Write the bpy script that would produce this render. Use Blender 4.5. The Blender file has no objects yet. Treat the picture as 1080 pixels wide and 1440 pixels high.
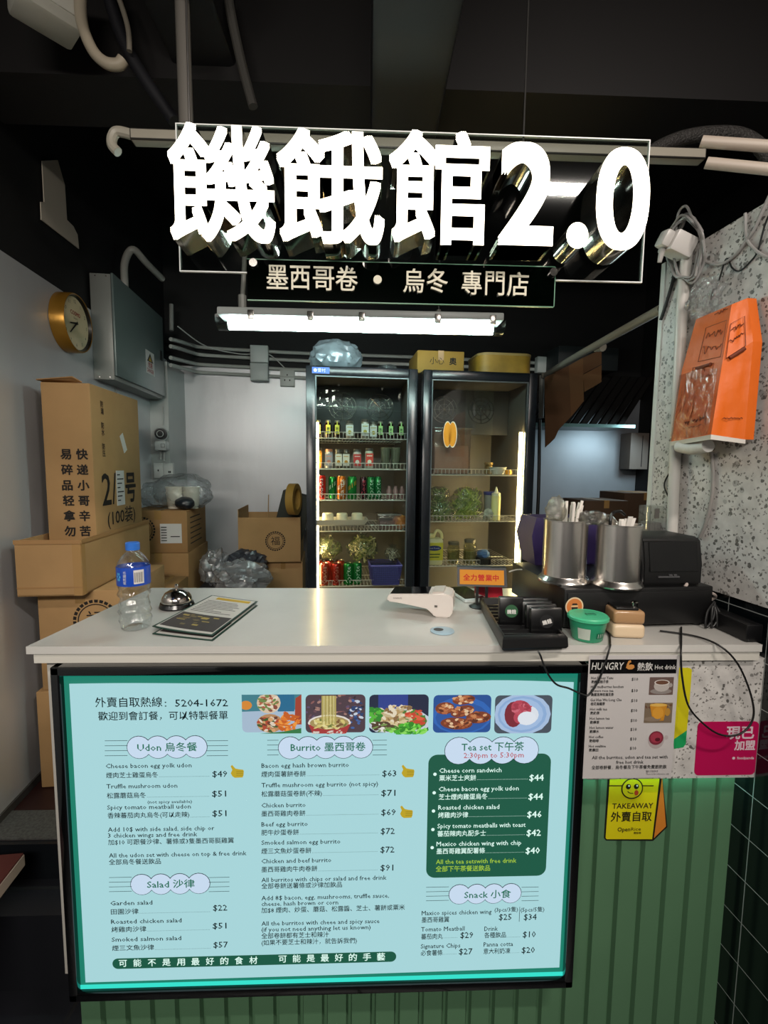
import bpy, bmesh, math, random
from mathutils import Vector, Matrix, Euler, noise as mnoise
random.seed(7)
SC = bpy.context.scene
COL = SC.collection
PI = math.pi
V = Vector

# ------------------------------------------------------------------ camera
F = 665.0
EYE = V((0, 0, 1.42))
_dn = V((466-540, 7700-720, F)).normalized()          # world down in camera axes (right, down, forward)
_vy = 720 - ((517-540)*(466-540) + F*F)/(7700-720)
_fw = V((517-540, _vy-720, F)).normalized()           # world +Y (into the stall) in camera axes
_up = -_dn
_rt = _fw.cross(_up)                                   # handedness fixed below
if _rt.x < 0: _rt = -_rt
WX, WY, WZ = _rt.normalized(), _fw, _up
def _w(c): return V((c.dot(WX), c.dot(WY), c.dot(WZ)))
cam = bpy.data.cameras.new('camera')
cam.sensor_fit = 'VERTICAL'; cam.sensor_height = 36; cam.lens = 36*F/1440; cam.clip_start = .02
camo = bpy.data.objects.new('camera', cam); COL.objects.link(camo)
_cr, _cu, _cb = _w(V((1, 0, 0))), _w(V((0, -1, 0))), _w(V((0, 0, -1)))
camo.matrix_world = Matrix(((_cr.x, _cu.x, _cb.x, EYE.x), (_cr.y, _cu.y, _cb.y, EYE.y), (_cr.z, _cu.z, _cb.z, EYE.z), (0, 0, 0, 1)))
SC.camera = camo

# ------------------------------------------------------------------ light and exposure
SC.view_settings.view_transform = 'Standard'
SC.view_settings.look = 'None'
SC.view_settings.exposure = 0.0
SC.view_settings.gamma = 1.0
SC.view_settings.use_curve_mapping = False
SC.cycles.use_denoising = True
SC.cycles.max_bounces = 10
SC.cycles.transparent_max_bounces = 24
SC.cycles.sample_clamp_indirect = 6
SC.cycles.caustics_reflective = False
SC.cycles.caustics_refractive = False
wd = bpy.data.worlds.new('world'); SC.world = wd; wd.use_nodes = True
wd.node_tree.nodes['Background'].inputs[0].default_value = (.9, .95, 1, 1)
wd.node_tree.nodes['Background'].inputs[1].default_value = .045
def area(name, loc, size, power, col, rot=(0, 0, 0)):
    l = bpy.data.lights.new(name, 'AREA'); l.shape = 'RECTANGLE'; l.size, l.size_y = size
    l.energy = power; l.color = col
    o = bpy.data.objects.new(name, l); COL.objects.link(o); o.location = loc; o.rotation_euler = rot
    return o
area('corridor_fill_light', (-.35, -1.15, 2.26), (1.2, .3), 54, (1, .93, .84), (math.radians(32), 0, 0))  # added unseen fill for the corridor light, low enough to miss the sign's reflections
area('corridor_ceiling_lamp', (1.03, -.5, 2.98), (.62, .07), 46, (1, .90, .82), (math.radians(8), 0, 0))
area('kitchen_shelf_lamp', (2.2, 3.35, 1.70), (.3, .25), 5, (.72, .93, 1), (0, math.radians(30), 0))

# ------------------------------------------------------------------ pixel -> place
PHI = math.atan((517-540)/F) - math.atan((460-540)/F)   # the room is turned a little against the counter
RU = V((math.cos(PHI), math.sin(PHI), 0)); RV = V((-math.sin(PHI), math.cos(PHI), 0))
def ray(px, py): return _w(V((px-540, py-720, F)))
def plane(px, py, n, d):
    r = ray(px, py); return EYE + r*((d-EYE.dot(n))/r.dot(n))
def aty(px, py, y): return plane(px, py, V((0, 1, 0)), y)
def atz(px, py, z): return plane(px, py, V((0, 0, 1)), z)
def atv(px, py, v): return plane(px, py, RV, v)
def atu(px, py, u): return plane(px, py, RU, u)
def R3(u, v, z): return RU*u + RV*v + V((0, 0, z))
def uv(p): return p.dot(RU), p.dot(RV)

# ------------------------------------------------------------------ materials
def lin(h):
    h = h.lstrip('#'); o = []
    for i in (0, 2, 4):
        c = int(h[i:i+2], 16)/255
        o.append(c/12.92 if c <= .04045 else ((c+.055)/1.055)**2.4)
    return (*o, 1)
_mc = {}
def nodes(m): return m.node_tree.nodes, m.node_tree.links
def M(col, rough=.5, metal=0, emit=0, nz=0, nscale=8, bump=0, bscale=40, stretch=(1, 1, 1), coat=0, trans=0, ecol=None, spec=.5):
    k = (col, rough, metal, emit, nz, nscale, bump, bscale, stretch, coat, trans, ecol, spec)
    if k in _mc: return _mc[k]
    m = bpy.data.materials.new('mat_'+col.lstrip('#')); m.use_nodes = True
    N, L = nodes(m); b = N['Principled BSDF']
    b.inputs['Base Color'].default_value = lin(col); b.inputs['Roughness'].default_value = rough
    b.inputs['Metallic'].default_value = metal; b.inputs['Coat Weight'].default_value = coat
    b.inputs['Transmission Weight'].default_value = trans
    b.inputs['Specular IOR Level'].default_value = spec
    if emit:
        b.inputs['Emission Color'].default_value = lin(ecol or col); b.inputs['Emission Strength'].default_value = emit
    if nz or bump:
        tc = N.new('ShaderNodeTexCoord'); mp = N.new('ShaderNodeMapping'); mp.inputs['Scale'].default_value = stretch
        L.new(tc.outputs['Object'], mp.inputs[0])
    if nz:
        t = N.new('ShaderNodeTexNoise'); t.inputs['Scale'].default_value = nscale; t.inputs['Detail'].default_value = 6
        L.new(mp.outputs[0], t.inputs['Vector'])
        mr = N.new('ShaderNodeMapRange'); mr.inputs[1].default_value = .25; mr.inputs[2].default_value = .75
        mr.inputs[3].default_value = 1-nz; mr.inputs[4].default_value = 1+nz
        L.new(t.outputs[0], mr.inputs[0])
        hs = N.new('ShaderNodeHueSaturation'); hs.inputs['Color'].default_value = lin(col)
        L.new(mr.outputs[0], hs.inputs['Value']); L.new(hs.outputs[0], b.inputs['Base Color'])
    if bump:
        t = N.new('ShaderNodeTexNoise'); t.inputs['Scale'].default_value = bscale; t.inputs['Detail'].default_value = 4
        L.new(mp.outputs[0], t.inputs['Vector'])
        bp = N.new('ShaderNodeBump'); bp.inputs['Strength'].default_value = bump; bp.inputs['Distance'].default_value = .01
        L.new(t.outputs[0], bp.inputs['Height']); L.new(bp.outputs[0], b.inputs['Normal'])
    _mc[k] = m; return m
def glow(col, s=1.0):
    k = ('glow', col, s)
    if k in _mc: return _mc[k]
    m = bpy.data.materials.new('glow_'+col.lstrip('#')); m.use_nodes = True; N, L = nodes(m)
    b = N['Principled BSDF']; b.inputs['Base Color'].default_value = (.02, .02, .02, 1); b.inputs['Roughness'].default_value = .6
    b.inputs['Specular IOR Level'].default_value = .1
    b.inputs['Emission Color'].default_value = lin(col); b.inputs['Emission Strength'].default_value = s
    _mc[k] = m; return m
def clear(tint='#ffffff', refl=.9, rough=.02, base=.03, bump=0, bscale=30, milky=0, mcol='#ffffff', ior=1.45):
    """thin clear sheet: see-through with a fresnel gloss, optional milkiness"""
    k = ('clear', tint, refl, rough, base, bump, bscale, milky, mcol, ior)
    if k in _mc: return _mc[k]
    m = bpy.data.materials.new('clear_'+tint.lstrip('#')); m.use_nodes = True; N, L = nodes(m)
    N.remove(N['Principled BSDF']); out = [n for n in N if n.type == 'OUTPUT_MATERIAL'][0]
    tr = N.new('ShaderNodeBsdfTransparent'); tr.inputs[0].default_value = lin(tint)
    gl = N.new('ShaderNodeBsdfAnisotropic') if False else N.new('ShaderNodeBsdfGlossy'); gl.inputs['Roughness'].default_value = rough
    fr = N.new('ShaderNodeFresnel'); fr.inputs['IOR'].default_value = ior
    ge = N.new('ShaderNodeNewGeometry'); io = N.new('ShaderNodeMapRange'); io.inputs[3].default_value = ior; io.inputs[4].default_value = 1/ior
    L.new(ge.outputs['Backfacing'], io.inputs[0]); L.new(io.outputs[0], fr.inputs['IOR'])      # a thin sheet has no total reflection inside
    mu = N.new('ShaderNodeMath'); mu.operation = 'MULTIPLY_ADD'; mu.inputs[1].default_value = refl; mu.inputs[2].default_value = base
    L.new(fr.outputs[0], mu.inputs[0])
    mx = N.new('ShaderNodeMixShader'); L.new(mu.outputs[0], mx.inputs[0]); L.new(gl.outputs[0], mx.inputs[2])
    if milky:
        df = N.new('ShaderNodeBsdfDiffuse'); df.inputs[0].default_value = lin(mcol)
        tl = N.new('ShaderNodeBsdfTranslucent'); tl.inputs[0].default_value = lin(mcol)
        ad = N.new('ShaderNodeMixShader'); ad.inputs[0].default_value = .5; L.new(df.outputs[0], ad.inputs[1]); L.new(tl.outputs[0], ad.inputs[2])
        mm = N.new('ShaderNodeMixShader'); mm.inputs[0].default_value = milky
        L.new(tr.outputs[0], mm.inputs[1]); L.new(ad.outputs[0], mm.inputs[2]); L.new(mm.outputs[0], mx.inputs[1])
    else: L.new(tr.outputs[0], mx.inputs[1])
    if bump:
        tc = N.new('ShaderNodeTexCoord'); t = N.new('ShaderNodeTexNoise'); t.inputs['Scale'].default_value = bscale; t.inputs['Detail'].default_value = 5
        t.inputs['Distortion'].default_value = 1.2
        L.new(tc.outputs['Object'], t.inputs['Vector'])
        bp = N.new('ShaderNodeBump'); bp.inputs['Strength'].default_value = bump; bp.inputs['Distance'].default_value = .02
        L.new(t.outputs[0], bp.inputs['Height']); L.new(bp.outputs[0], gl.inputs['Normal']); L.new(bp.outputs[0], fr.inputs['Normal'])
    L.new(mx.outputs[0], out.inputs[0]); _mc[k] = m; return m
def terrazzo():
    if 'terrazzo' in _mc: return _mc['terrazzo']
    m = bpy.data.materials.new('terrazzo'); m.use_nodes = True; N, L = nodes(m); b = N['Principled BSDF']
    b.inputs['Roughness'].default_value = .45
    tc = N.new('ShaderNodeTexCoord')
    cur = None
    base = N.new('ShaderNodeTexNoise'); base.inputs['Scale'].default_value = 30; base.inputs['Detail'].default_value = 8
    L.new(tc.outputs['Object'], base.inputs['Vector'])
    rp = N.new('ShaderNodeValToRGB'); rp.color_ramp.elements[0].color = lin('#b4b1ae'); rp.color_ramp.elements[1].color = lin('#cecbc7')
    rp.color_ramp.elements[0].position = .3; rp.color_ramp.elements[1].position = .7
    L.new(base.outputs[0], rp.inputs[0]); cur = rp.outputs[0]
    for sc, th, colr, rt in ((34, .20, '#a09e9b', .5), (60, .25, '#7a7875', .5), (70, .26, '#605e5b', .45), (120, .28, '#76736f', .6)):
        dn = N.new('ShaderNodeTexNoise'); dn.inputs['Scale'].default_value = sc*1.3; L.new(tc.outputs['Object'], dn.inputs['Vector'])
        ad = N.new('ShaderNodeVectorMath'); ad.operation = 'MULTIPLY_ADD'; ad.inputs[1].default_value = (.012, .012, .012)
        L.new(dn.outputs[1], ad.inputs[0]); L.new(tc.outputs['Object'], ad.inputs[2])
        vo = N.new('ShaderNodeTexVoronoi'); vo.inputs['Scale'].default_value = sc; vo.inputs['Randomness'].default_value = 1
        L.new(ad.outputs[0], vo.inputs['Vector'])
        sp = N.new('ShaderNodeSeparateColor'); L.new(vo.outputs['Color'], sp.inputs[0])
        sz = N.new('ShaderNodeMath'); sz.operation = 'MULTIPLY'; sz.inputs[1].default_value = th*1.6; L.new(sp.outputs[0], sz.inputs[0])
        lt = N.new('ShaderNodeMath'); lt.operation = 'LESS_THAN'; L.new(vo.outputs['Distance'], lt.inputs[0]); L.new(sz.outputs[0], lt.inputs[1])
        g2 = N.new('ShaderNodeMath'); g2.operation = 'LESS_THAN'; g2.inputs[1].default_value = rt; L.new(sp.outputs[1], g2.inputs[0])
        an = N.new('ShaderNodeMath'); an.operation = 'MULTIPLY'; L.new(lt.outputs[0], an.inputs[0]); L.new(g2.outputs[0], an.inputs[1])
        mx = N.new('ShaderNodeMix'); mx.data_type = 'RGBA'; L.new(an.outputs[0], mx.inputs['Factor'])
        L.new(cur, mx.inputs[6]); mx.inputs[7].default_value = lin(colr); cur = mx.outputs[2]
    L.new(cur, b.inputs['Base Color']); _mc['terrazzo'] = m; return m
def grid_tile(name, tile, grout, w, h, gap=.003, axis='y', rough=.15):
    m = bpy.data.materials.new(name); m.use_nodes = True; N, L = nodes(m); b = N['Principled BSDF']; b.inputs['Roughness'].default_value = rough
    tc = N.new('ShaderNodeTexCoord'); sp = N.new('ShaderNodeSeparateXYZ'); L.new(tc.outputs['Object'], sp.inputs[0])
    cb = N.new('ShaderNodeCombineXYZ')
    a, c = {'y': ('Y', 'Z'), 'x': ('X', 'Z'), 'z': ('X', 'Y')}[axis]
    L.new(sp.outputs[a], cb.inputs['X']); L.new(sp.outputs[c], cb.inputs['Y'])
    br = N.new('ShaderNodeTexBrick'); br.offset = 0; br.inputs['Scale'].default_value = 1
    br.inputs['Brick Width'].default_value = w; br.inputs['Row Height'].default_value = h; br.inputs['Mortar Size'].default_value = gap
    br.inputs['Mortar Smooth'].default_value = 0
    br.inputs['Color1'].default_value = lin(tile); br.inputs['Color2'].default_value = lin(tile); br.inputs['Mortar'].default_value = lin(grout)
    L.new(cb.outputs[0], br.inputs['Vector']); L.new(br.outputs['Color'], b.inputs['Base Color'])
    mr = N.new('ShaderNodeMapRange'); mr.inputs[3].default_value = rough; mr.inputs[4].default_value = .8; L.new(br.outputs['Fac'], mr.inputs[0])
    L.new(mr.outputs[0], b.inputs['Roughness'])
    return m

# ------------------------------------------------------------------ mesh kit
_roots = {}
def tag(o, label, cat, group=None):
    o['label'] = label; o['category'] = cat
    if group: o['group'] = group
def thing(name, label, cat, loc=(0, 0, 0), rz=0, group=None, rot=None):
    o = bpy.data.objects.new(name, None); o.empty_display_size = .05; COL.objects.link(o)
    o.location = loc; o.rotation_euler = rot if rot else (0, 0, rz)
    _roots[o] = Matrix.Translation(V(loc)) @ Euler(rot if rot else (0, 0, rz)).to_matrix().to_4x4()
    tag(o, label, cat, group); return o
_tc = {}
def text_geo(s, wt=0.0, res=2):
    k = (s, wt, res)
    if k in _tc: return _tc[k]
    cu = bpy.data.curves.new('t', 'FONT'); cu.body = s; cu.resolution_u = res; cu.offset = wt
    o = bpy.data.objects.new('t', cu); COL.objects.link(o)
    bpy.context.view_layer.update()
    me = bpy.data.meshes.new_from_object(o.evaluated_get(bpy.context.evaluated_depsgraph_get()))
    vs = [tuple(v.co) for v in me.vertices]; fs = [tuple(p.vertices) for p in me.polygons]
    bpy.data.objects.remove(o); bpy.data.curves.remove(cu); bpy.data.meshes.remove(me)
    _tc[k] = (vs, fs); return _tc[k]
class MB:
    def __init__(s): s.bm = bmesh.new(); s.mi = 0
    def _new(s, f):
        f.material_index = s.mi; return f
    def face(s, pts):
        return s._new(s.bm.faces.new([s.bm.verts.new(p) for p in pts]))
    def box(s, c, sz, bev=0, rot=None, seg=2):
        n0 = len(s.bm.faces)
        mt = Matrix.Translation(V(c)) @ (rot.to_4x4() if rot is not None else Matrix.Identity(4)) @ Matrix.Diagonal((*sz, 1))
        r = bmesh.ops.create_cube(s.bm, size=1, matrix=mt)
        fs = {f for v in r['verts'] for f in v.link_faces}
        if bev:
            es = {e for v in r['verts'] for e in v.link_edges}
            r2 = bmesh.ops.bevel(s.bm, geom=list(es), offset=bev, segments=seg, affect='EDGES', profile=.5)
            fs = set(r2['faces']) | {f for f in fs if f.is_valid}
        for f in fs:
            if f.is_valid: f.material_index = s.mi
        return s
    def bx(s, x0, x1, y0, y1, z0, z1, bev=0):
        return s.box(((x0+x1)/2, (y0+y1)/2, (z0+z1)/2), (abs(x1-x0), abs(y1-y0), abs(z1-z0)), bev)
    def ring(s, c, ax, r, n):
        ax = V(ax).normalized(); t = V((0, 0, 1)) if abs(ax.z) < .9 else V((1, 0, 0))
        a = ax.cross(t).normalized(); b = ax.cross(a)
        return [s.bm.verts.new(V(c)+a*(r*math.cos(2*PI*i/n))+b*(r*math.sin(2*PI*i/n))) for i in range(n)]
    def skin(s, A, B):
        n = len(A)
        for i in range(n): s._new(s.bm.faces.new((A[i], A[(i+1) % n], B[(i+1) % n], B[i])))
    def cyl(s, p0, p1, r0, r1=None, n=16, cap=True):
        r1 = r0 if r1 is None else r1; ax = V(p1)-V(p0)
        A = s.ring(p0, ax, r0, n); B = s.ring(p1, ax, r1, n); s.skin(A, B)
        if cap: s._new(s.bm.faces.new(A[::-1])); s._new(s.bm.faces.new(B))
        return s
    def lathe(s, prof, c=(0, 0, 0), n=24, sx=1, sy=1, cap0=True, cap1=True, wob=None):
        c = V(c); rings = []
        for r, z in prof:
            rings.append([s.bm.verts.new(c+V((r*(1+(wob(2*PI*i/n, z) if wob else 0))*sx*math.cos(2*PI*i/n), r*(1+(wob(2*PI*i/n, z) if wob else 0))*sy*math.sin(2*PI*i/n), z))) for i in range(n)])
        for A, B in zip(rings, rings[1:]): s.skin(A, B)
        if cap0: s._new(s.bm.faces.new(rings[0][::-1]))
        if cap1: s._new(s.bm.faces.new(rings[-1]))
        return s
    def tube(s, pts, r, n=8, sm=6, cap=True):
        P = [V(p) for p in pts]
        if sm and len(P) > 2:
            Q = []
            for i in range(len(P)-1):
                p0 = P[max(i-1, 0)]; p1 = P[i]; p2 = P[i+1]; p3 = P[min(i+2, len(P)-1)]
                for k in range(sm):
                    t = k/sm
                    Q.append(.5*((2*p1)+(p2-p0)*t+(2*p0-5*p1+4*p2-p3)*t*t+(3*p1-p0-3*p2+p3)*t**3))
            Q.append(P[-1]); P = Q
        prev = None; a = None
        for i, p in enumerate(P):
            d = (P[min(i+1, len(P)-1)]-P[max(i-1, 0)]).normalized()
            if a is None:
                t = V((0, 0, 1)) if abs(d.z) < .9 else V((1, 0, 0)); a = d.cross(t).normalized()
            else: a = (a-d*a.dot(d)).normalized()
            b = d.cross(a)
            ring = [s.bm.verts.new(p+a*(r*math.cos(2*PI*k/n))+b*(r*math.sin(2*PI*k/n))) for k in range(n)]
            if prev: s.skin(prev, ring)
            elif cap: s._new(s.bm.faces.new(ring[::-1]))
            prev = ring
        if cap: s._new(s.bm.faces.new(prev))
        return s
    def prism(s, pts, d):
        """closed polygon of 3D points swept by vector d (d=None: flat)"""
        P = [V(p) for p in pts]
        if d is None: s.face(P); return s
        d = V(d); A = [s.bm.verts.new(p) for p in P]; B = [s.bm.verts.new(p+d) for p in P]
        s.skin(A, B); s._new(s.bm.faces.new(A[::-1])); s._new(s.bm.faces.new(B)); return s
    def text(s, txt, o, r, u, size, width=None, height=None, wt=0, align='l', res=2, depth=None, side=None, dil=0, nn=6):
        """lettering in the plane (o, r, u); size = em; width stretches it to that length; dil thickens the strokes"""
        vs, fs = text_geo(txt, 0, res)
        if not vs: return s
        if dil:
            k = len(vs); nn = 10 if depth is not None else nn
            sh_ = [(dil*math.cos(2*PI*i/nn), dil*math.sin(2*PI*i/nn)) for i in range(nn)]
            if depth is not None: sh_ = [(dil*a, dil*b) for a in (-.95, 0, .95) for b in (-.95, 0, .95) if a or b]; nn = 8
            fs = [tuple(i+k*j for i in f) for j in range(nn) for f in fs]
            vs = [(v[0]+a, v[1]+b, j) for j, (a, b) in enumerate(sh_) for v in vs]
        x0 = min(v[0] for v in vs); x1 = max(v[0] for v in vs); y0 = min(v[1] for v in vs); y1 = max(v[1] for v in vs)
        kx = size; ky = size
        if width: kx = width/(x1-x0)
        if height: ky = height/(y1-y0)
        sh = {'l': x0, 'c': (x0+x1)/2, 'r': x1}[align]; yo = y0 if height else 0
        o = V(o); r = V(r); u = V(u)
        lift = r.cross(u).normalized()*3e-5          # copies of a stroke lie a hair apart
        P = [o+r*((v[0]-sh)*kx)+u*((v[1]-yo)*ky)+lift*v[2] for v in vs]
        B = [s.bm.verts.new(p) for p in P]
        for f in fs:
            try: s._new(s.bm.faces.new([B[i] for i in f]))
            except ValueError: pass
        if depth is not None:
            n = V(depth); C = [s.bm.verts.new(p+n) for p in P]
            cnt = {}
            for f in fs:
                for a, b in zip(f, f[1:]+f[:1]): cnt[(a, b)] = cnt.get((a, b), 0)+1
            k = s.mi
            if side is not None: s.mi = side
            for (a, b) in cnt:
                if (b, a) not in cnt:
                    try: s._new(s.bm.faces.new([B[b], B[a], C[a], C[b]]))
                    except ValueError: pass
            if side is not None: s.mi = side
            for f in fs:
                try: s._new(s.bm.faces.new([C[i] for i in reversed(f)]))
                except ValueError: pass
            s.mi = k
        return s
    def wraptext(s, txt, c, rad, z, size, a0=-PI/2, vertical=False, wt=.01, width=None):
        """lettering wrapped round an upright cylinder, centred on angle a0"""
        vs, fs = text_geo(txt, 0, 1)
        x0 = min(v[0] for v in vs); x1 = max(v[0] for v in vs); mx = (x0+x1)/2; c = V(c)
        kx = width/(x1-x0) if width else size
        B = []
        for v in vs:
            x = (v[0]-mx)*kx; y = (v[1]-.36)*size
            if vertical: x, y = -y, x
            a = a0+x/rad
            B.append(s.bm.verts.new(c+V((rad*math.cos(a), rad*math.sin(a), z+y))))
        for f in fs:
            try: s._new(s.bm.faces.new([B[i] for i in f]))
            except ValueError: pass
        return s
    def blob(s, c, sz, amp=.15, freq=2.5, sub=3, seed=0, flat=None):
        r = bmesh.ops.create_icosphere(s.bm, subdivisions=sub, radius=1)
        c = V(c); off = V((seed*7.3, seed*3.1, seed*5.7))
        for v in r['verts']:
            p = v.co.copy(); k = 1+amp*mnoise.noise(p*freq+off)+amp*.5*mnoise.noise(p*freq*2.7+off)
            q = V((p.x*sz[0], p.y*sz[1], p.z*sz[2]))*k
            if flat is not None and q.z < -flat*sz[2]: q.z = -flat*sz[2]
            v.co = c+q
        for v in r['verts']:
            for f in v.link_faces: f.material_index = s.mi
        return s
    def out(s, name, mat, parent=None, world=False, org=None, smooth=35, thick=None):
        me = bpy.data.meshes.new(name)
        if world and parent is not None: s.bm.transform(_roots[parent].inverted())
        if org == 'c':
            vs = [v.co for v in s.bm.verts]
            lo = V([min(v[i] for v in vs) for i in range(3)]); hi = V([max(v[i] for v in vs) for i in range(3)])
            org = V(((lo.x+hi.x)/2, (lo.y+hi.y)/2, lo.z))
        if org is not None: s.bm.transform(Matrix.Translation(-V(org)))
        bmesh.ops.recalc_face_normals(s.bm, faces=s.bm.faces) if smooth is not None else None
        s.bm.to_mesh(me); s.bm.free()
        for m in (mat if isinstance(mat, (list, tuple)) else [mat]): me.materials.append(m)
        if smooth:
            me.shade_smooth(); me.set_sharp_from_angle(angle=math.radians(smooth))
        o = bpy.data.objects.new(name, me); COL.objects.link(o)
        if org is not None: o.location = org
        if parent is not None:
            o.parent = parent
            _roots[o] = _roots[parent].copy()
        else: _roots[o] = Matrix.Translation(o.location)
        return o
def single(mb, name, mat, label, cat, group=None, smooth=35):
    o = mb.out(name, mat, org='c', smooth=smooth); tag(o, label, cat, group); return o
def struct(mb, name, mat, smooth=None, loc=None, rz=None):
    o = mb.out(name, mat, smooth=smooth); o['kind'] = 'structure'
    if loc is not None: o.location = loc
    if rz is not None: o.rotation_euler = (0, 0, rz)
    return o
def dup(root, loc, rz=None, label=None, group=None, recolor=None):
    c = root.copy(); COL.objects.link(c); c.location = loc
    if rz is not None: c.rotation_euler = (0, 0, rz)
    if label: c['label'] = label
    if group: c['group'] = group
    def kids(a, b):
        for ch in list(a.children):
            d = ch.copy(); COL.objects.link(d); d.parent = b; kids(ch, d)
    kids(root, c); return c
def rounded(x0, x1, y0, y1, r, n=5):
    P = []
    for cx, cy, a in ((x1-r, y1-r, 0), (x0+r, y1-r, 90), (x0+r, y0+r, 180), (x1-r, y0+r, 270)):
        for k in range(n+1):
            t = math.radians(a+90*k/n); P.append((cx+r*math.cos(t), cy+r*math.sin(t)))
    return P
BLACK = M('#0c0c0d', .45); CHROME = M('#b3aca5', .14, 1); STEEL = M('#cfcbc6', .24, 1)
WHITE = M('#d8d6d2', .45); CARD = M('#b08c60', .8, nz=.12, nscale=5, spec=.2); CARD2 = M('#a27c52', .8, nz=.12, nscale=6, spec=.2)
INK = M('#1c1612', .8)
# ================================================================== SETTING
uL, vB, uR, ZP = -1.17, 3.74, 1.08, .131
YF = atz(540, 908, 1.0).y        # front edge of the worktop
YB = atz(440, 827, 1.0).y        # back edge
foil = M('#d0d2d5', .38, .48, nz=.06, nscale=3, bump=.12, bscale=14, stretch=(1, 1, .3))
dark = M('#09090b', .7, nz=.3, nscale=3)
m = MB(); m.bx(-4, 4, -4, 1.40, -.36, -.26); m.bx(-4, 4, 1.40, 1.553, -.36, 0); struct(m, 'floor', grid_tile('floor_tile', '#1c1d22', '#0c0c0e', .3, .3, .006, 'z', .4))
m = MB(); m.bx(-4, 4, 1.553, 6, -.1, ZP-.001); struct(m, 'floor', M('#2a1210', .5, nz=.2))
m = MB(); m.bx(-2.0, 1.2, 1.553, 1.69, ZP-.001, ZP+.004); struct(m, 'trim_1', M('#4c4c4a', .6, nz=.5, nscale=120))
m = MB(); m.bx(-2.0, 1.2, 1.535, 1.553, 0, ZP-.002); struct(m, 'trim_2', M('#14171b', .3))
def rbox(m, u0, u1, v0, v1, z0, z1, bev=0):
    c = R3((u0+u1)/2, (v0+v1)/2, (z0+z1)/2)
    m.box(c, (u1-u0, v1-v0, z1-z0), bev, rot=Matrix.Rotation(PHI, 3, 'Z')); return m
def rstruct(name, mat, *b):
    m = MB(); u0, u1, v0, v1, z0, z1 = b
    m.bx(-(u1-u0)/2, (u1-u0)/2, -(v1-v0)/2, (v1-v0)/2, z0, z1)
    return struct(m, name, mat, loc=R3((u0+u1)/2, (v0+v1)/2, 0), rz=PHI)
rstruct('wall_left', dark, uL-.12, uL-.012, -.5, vB+.1, -.3, 3.3)
rstruct('trim_3', foil, uL-.012, uL, -.5, vB, ZP+.03, 2.185)
rstruct('baseboard_left', M('#3a3836', .5), uL-.012, uL+.008, 1.3, vB, ZP, ZP+.03)
rstruct('wall_back', dark, uL-.12, 3, vB+.012, vB+.12, 0, 3.3)
rstruct('trim_4', foil, uL, .6, vB, vB+.012, ZP, 2.15)
rstruct('trim_5', M('#b3bac2', .45, .55, nz=.1, nscale=3), .6, 2.6, vB, vB+.012, ZP, 2.0)
rstruct('wall_far_right', dark, 2.6, 2.7, 1.2, vB+.1, 0, 3.3)
m = MB(); m.bx(-4, 4, -4, 6, 3.2, 3.3); struct(m, 'ceiling', dark)
# right wall: tiled dado below, terrazzo board above with a pale end trim
v1 = uv(atu(925, 640, uR))[1]
ZD = atu(1000, 828, uR).z
rstruct('wall_right', grid_tile('black_tile', '#0b1012', '#8d9290', .118, .118, .0012, 'y', .12), uR, uR+.12, -.6, v1-.002, -.3, ZD)
o = rstruct('trim_6', terrazzo(), uR-.012, uR+.12, -.6, v1, ZD, 2.075)
rstruct('trim_7', M('#c9cdc9', .4), uR-.016, uR+.12, v1, v1+.018, ZP, 2.075)
# dark beam and duct under the ceiling, above the sign
m = MB(); m.bx(-1.3, 1.7, 1.62, 1.85, 2.62, 2.95); struct(m, 'trim_8', M('#120f0f', .6))
m = MB(); m.bx(-.62, -.42, .9, 2.4, 2.66, 3.19, .02); m.bx(.0, .22, .9, 2.6, 2.5, 3.19, .02); single(m, 'ceiling_duct', M('#0d0d10', .55), 'dark painted duct boxes under the black ceiling', 'duct')

# ================================================================== COUNTER
cnt = thing('service_counter', 'white topped service counter with green fluted front and speckled fascia', 'counter', (0, YF, 0))
xl = atz(37, 909, 1.0).x; xr = uR/math.cos(PHI)-YF*math.tan(PHI)-.03
xlb = atz(213, 827, 1.0).x; xrb = uR/math.cos(PHI)-YB*math.tan(PHI)-.03 - 0.0
topm = M('#c3c1bc', .22, nz=.05, nscale=6, coat=.2)
m = MB()
def slab(m, x0, x1, x1b, x0b, y0, y1, z0, z1):
    m.prism([(x0, y0, z0), (x1, y0, z0), (x1b, y1, z0), (x0b, y1, z0)], (0, 0, z1-z0))
slab(m, xl, xr, xrb, xlb, YF, YB, .982, 1.0); m.out('worktop', topm, cnt, True)
m = MB(); slab(m, xl+.012, xr, xrb, xlb+.01, YF+.006, YB-.01, .958, .982); m.out('edge_trim', M('#cbc8bf', .35), cnt, True)
gy = YF+.075
def onfront(px, py, y): p = aty(px, py, y); return p
xg0 = aty(112, 1420, gy).x; xg1 = aty(1027, 1250, gy).x
m = MB(); per = .0655; x = xg0
while x < xg1-.005:
    e = min(x+per, xg1)
    m.prism([(x, gy+.018, -.26), (x+.004, gy, -.26), (e-.012, gy, -.26), (e-.006, gy+.018, -.26)], (0, 0, 1.216))
    x += per
m.bx(xg0, xg1, gy+.016, gy+.03, -.26, .957)
m.out('fluted_front', M('#557a5b', .5, nz=.06, nscale=4), cnt, True, smooth=20)
xs = aty(70, 1000, YF+.03).x
m = MB(); m.prism([(xs, YF+.03, ZP), (xs+.018, YF+.03, ZP), (xlb+.20, YB-.03, ZP), (xlb+.18, YB-.03, ZP)], (0, 0, .957-ZP)); m.out('side_panel', M('#b9b5ae', .5), cnt, True)
fy = YF+.022
p0 = aty(945, 935, fy); p1 = aty(1071, 1093, fy)
m = MB(); m.bx(aty(831, 1000, fy).x, p1.x, fy, gy-.004, p1.z, .957); m.out('speckled_fascia', terrazzo(), cnt, True, smooth=None)
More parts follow.
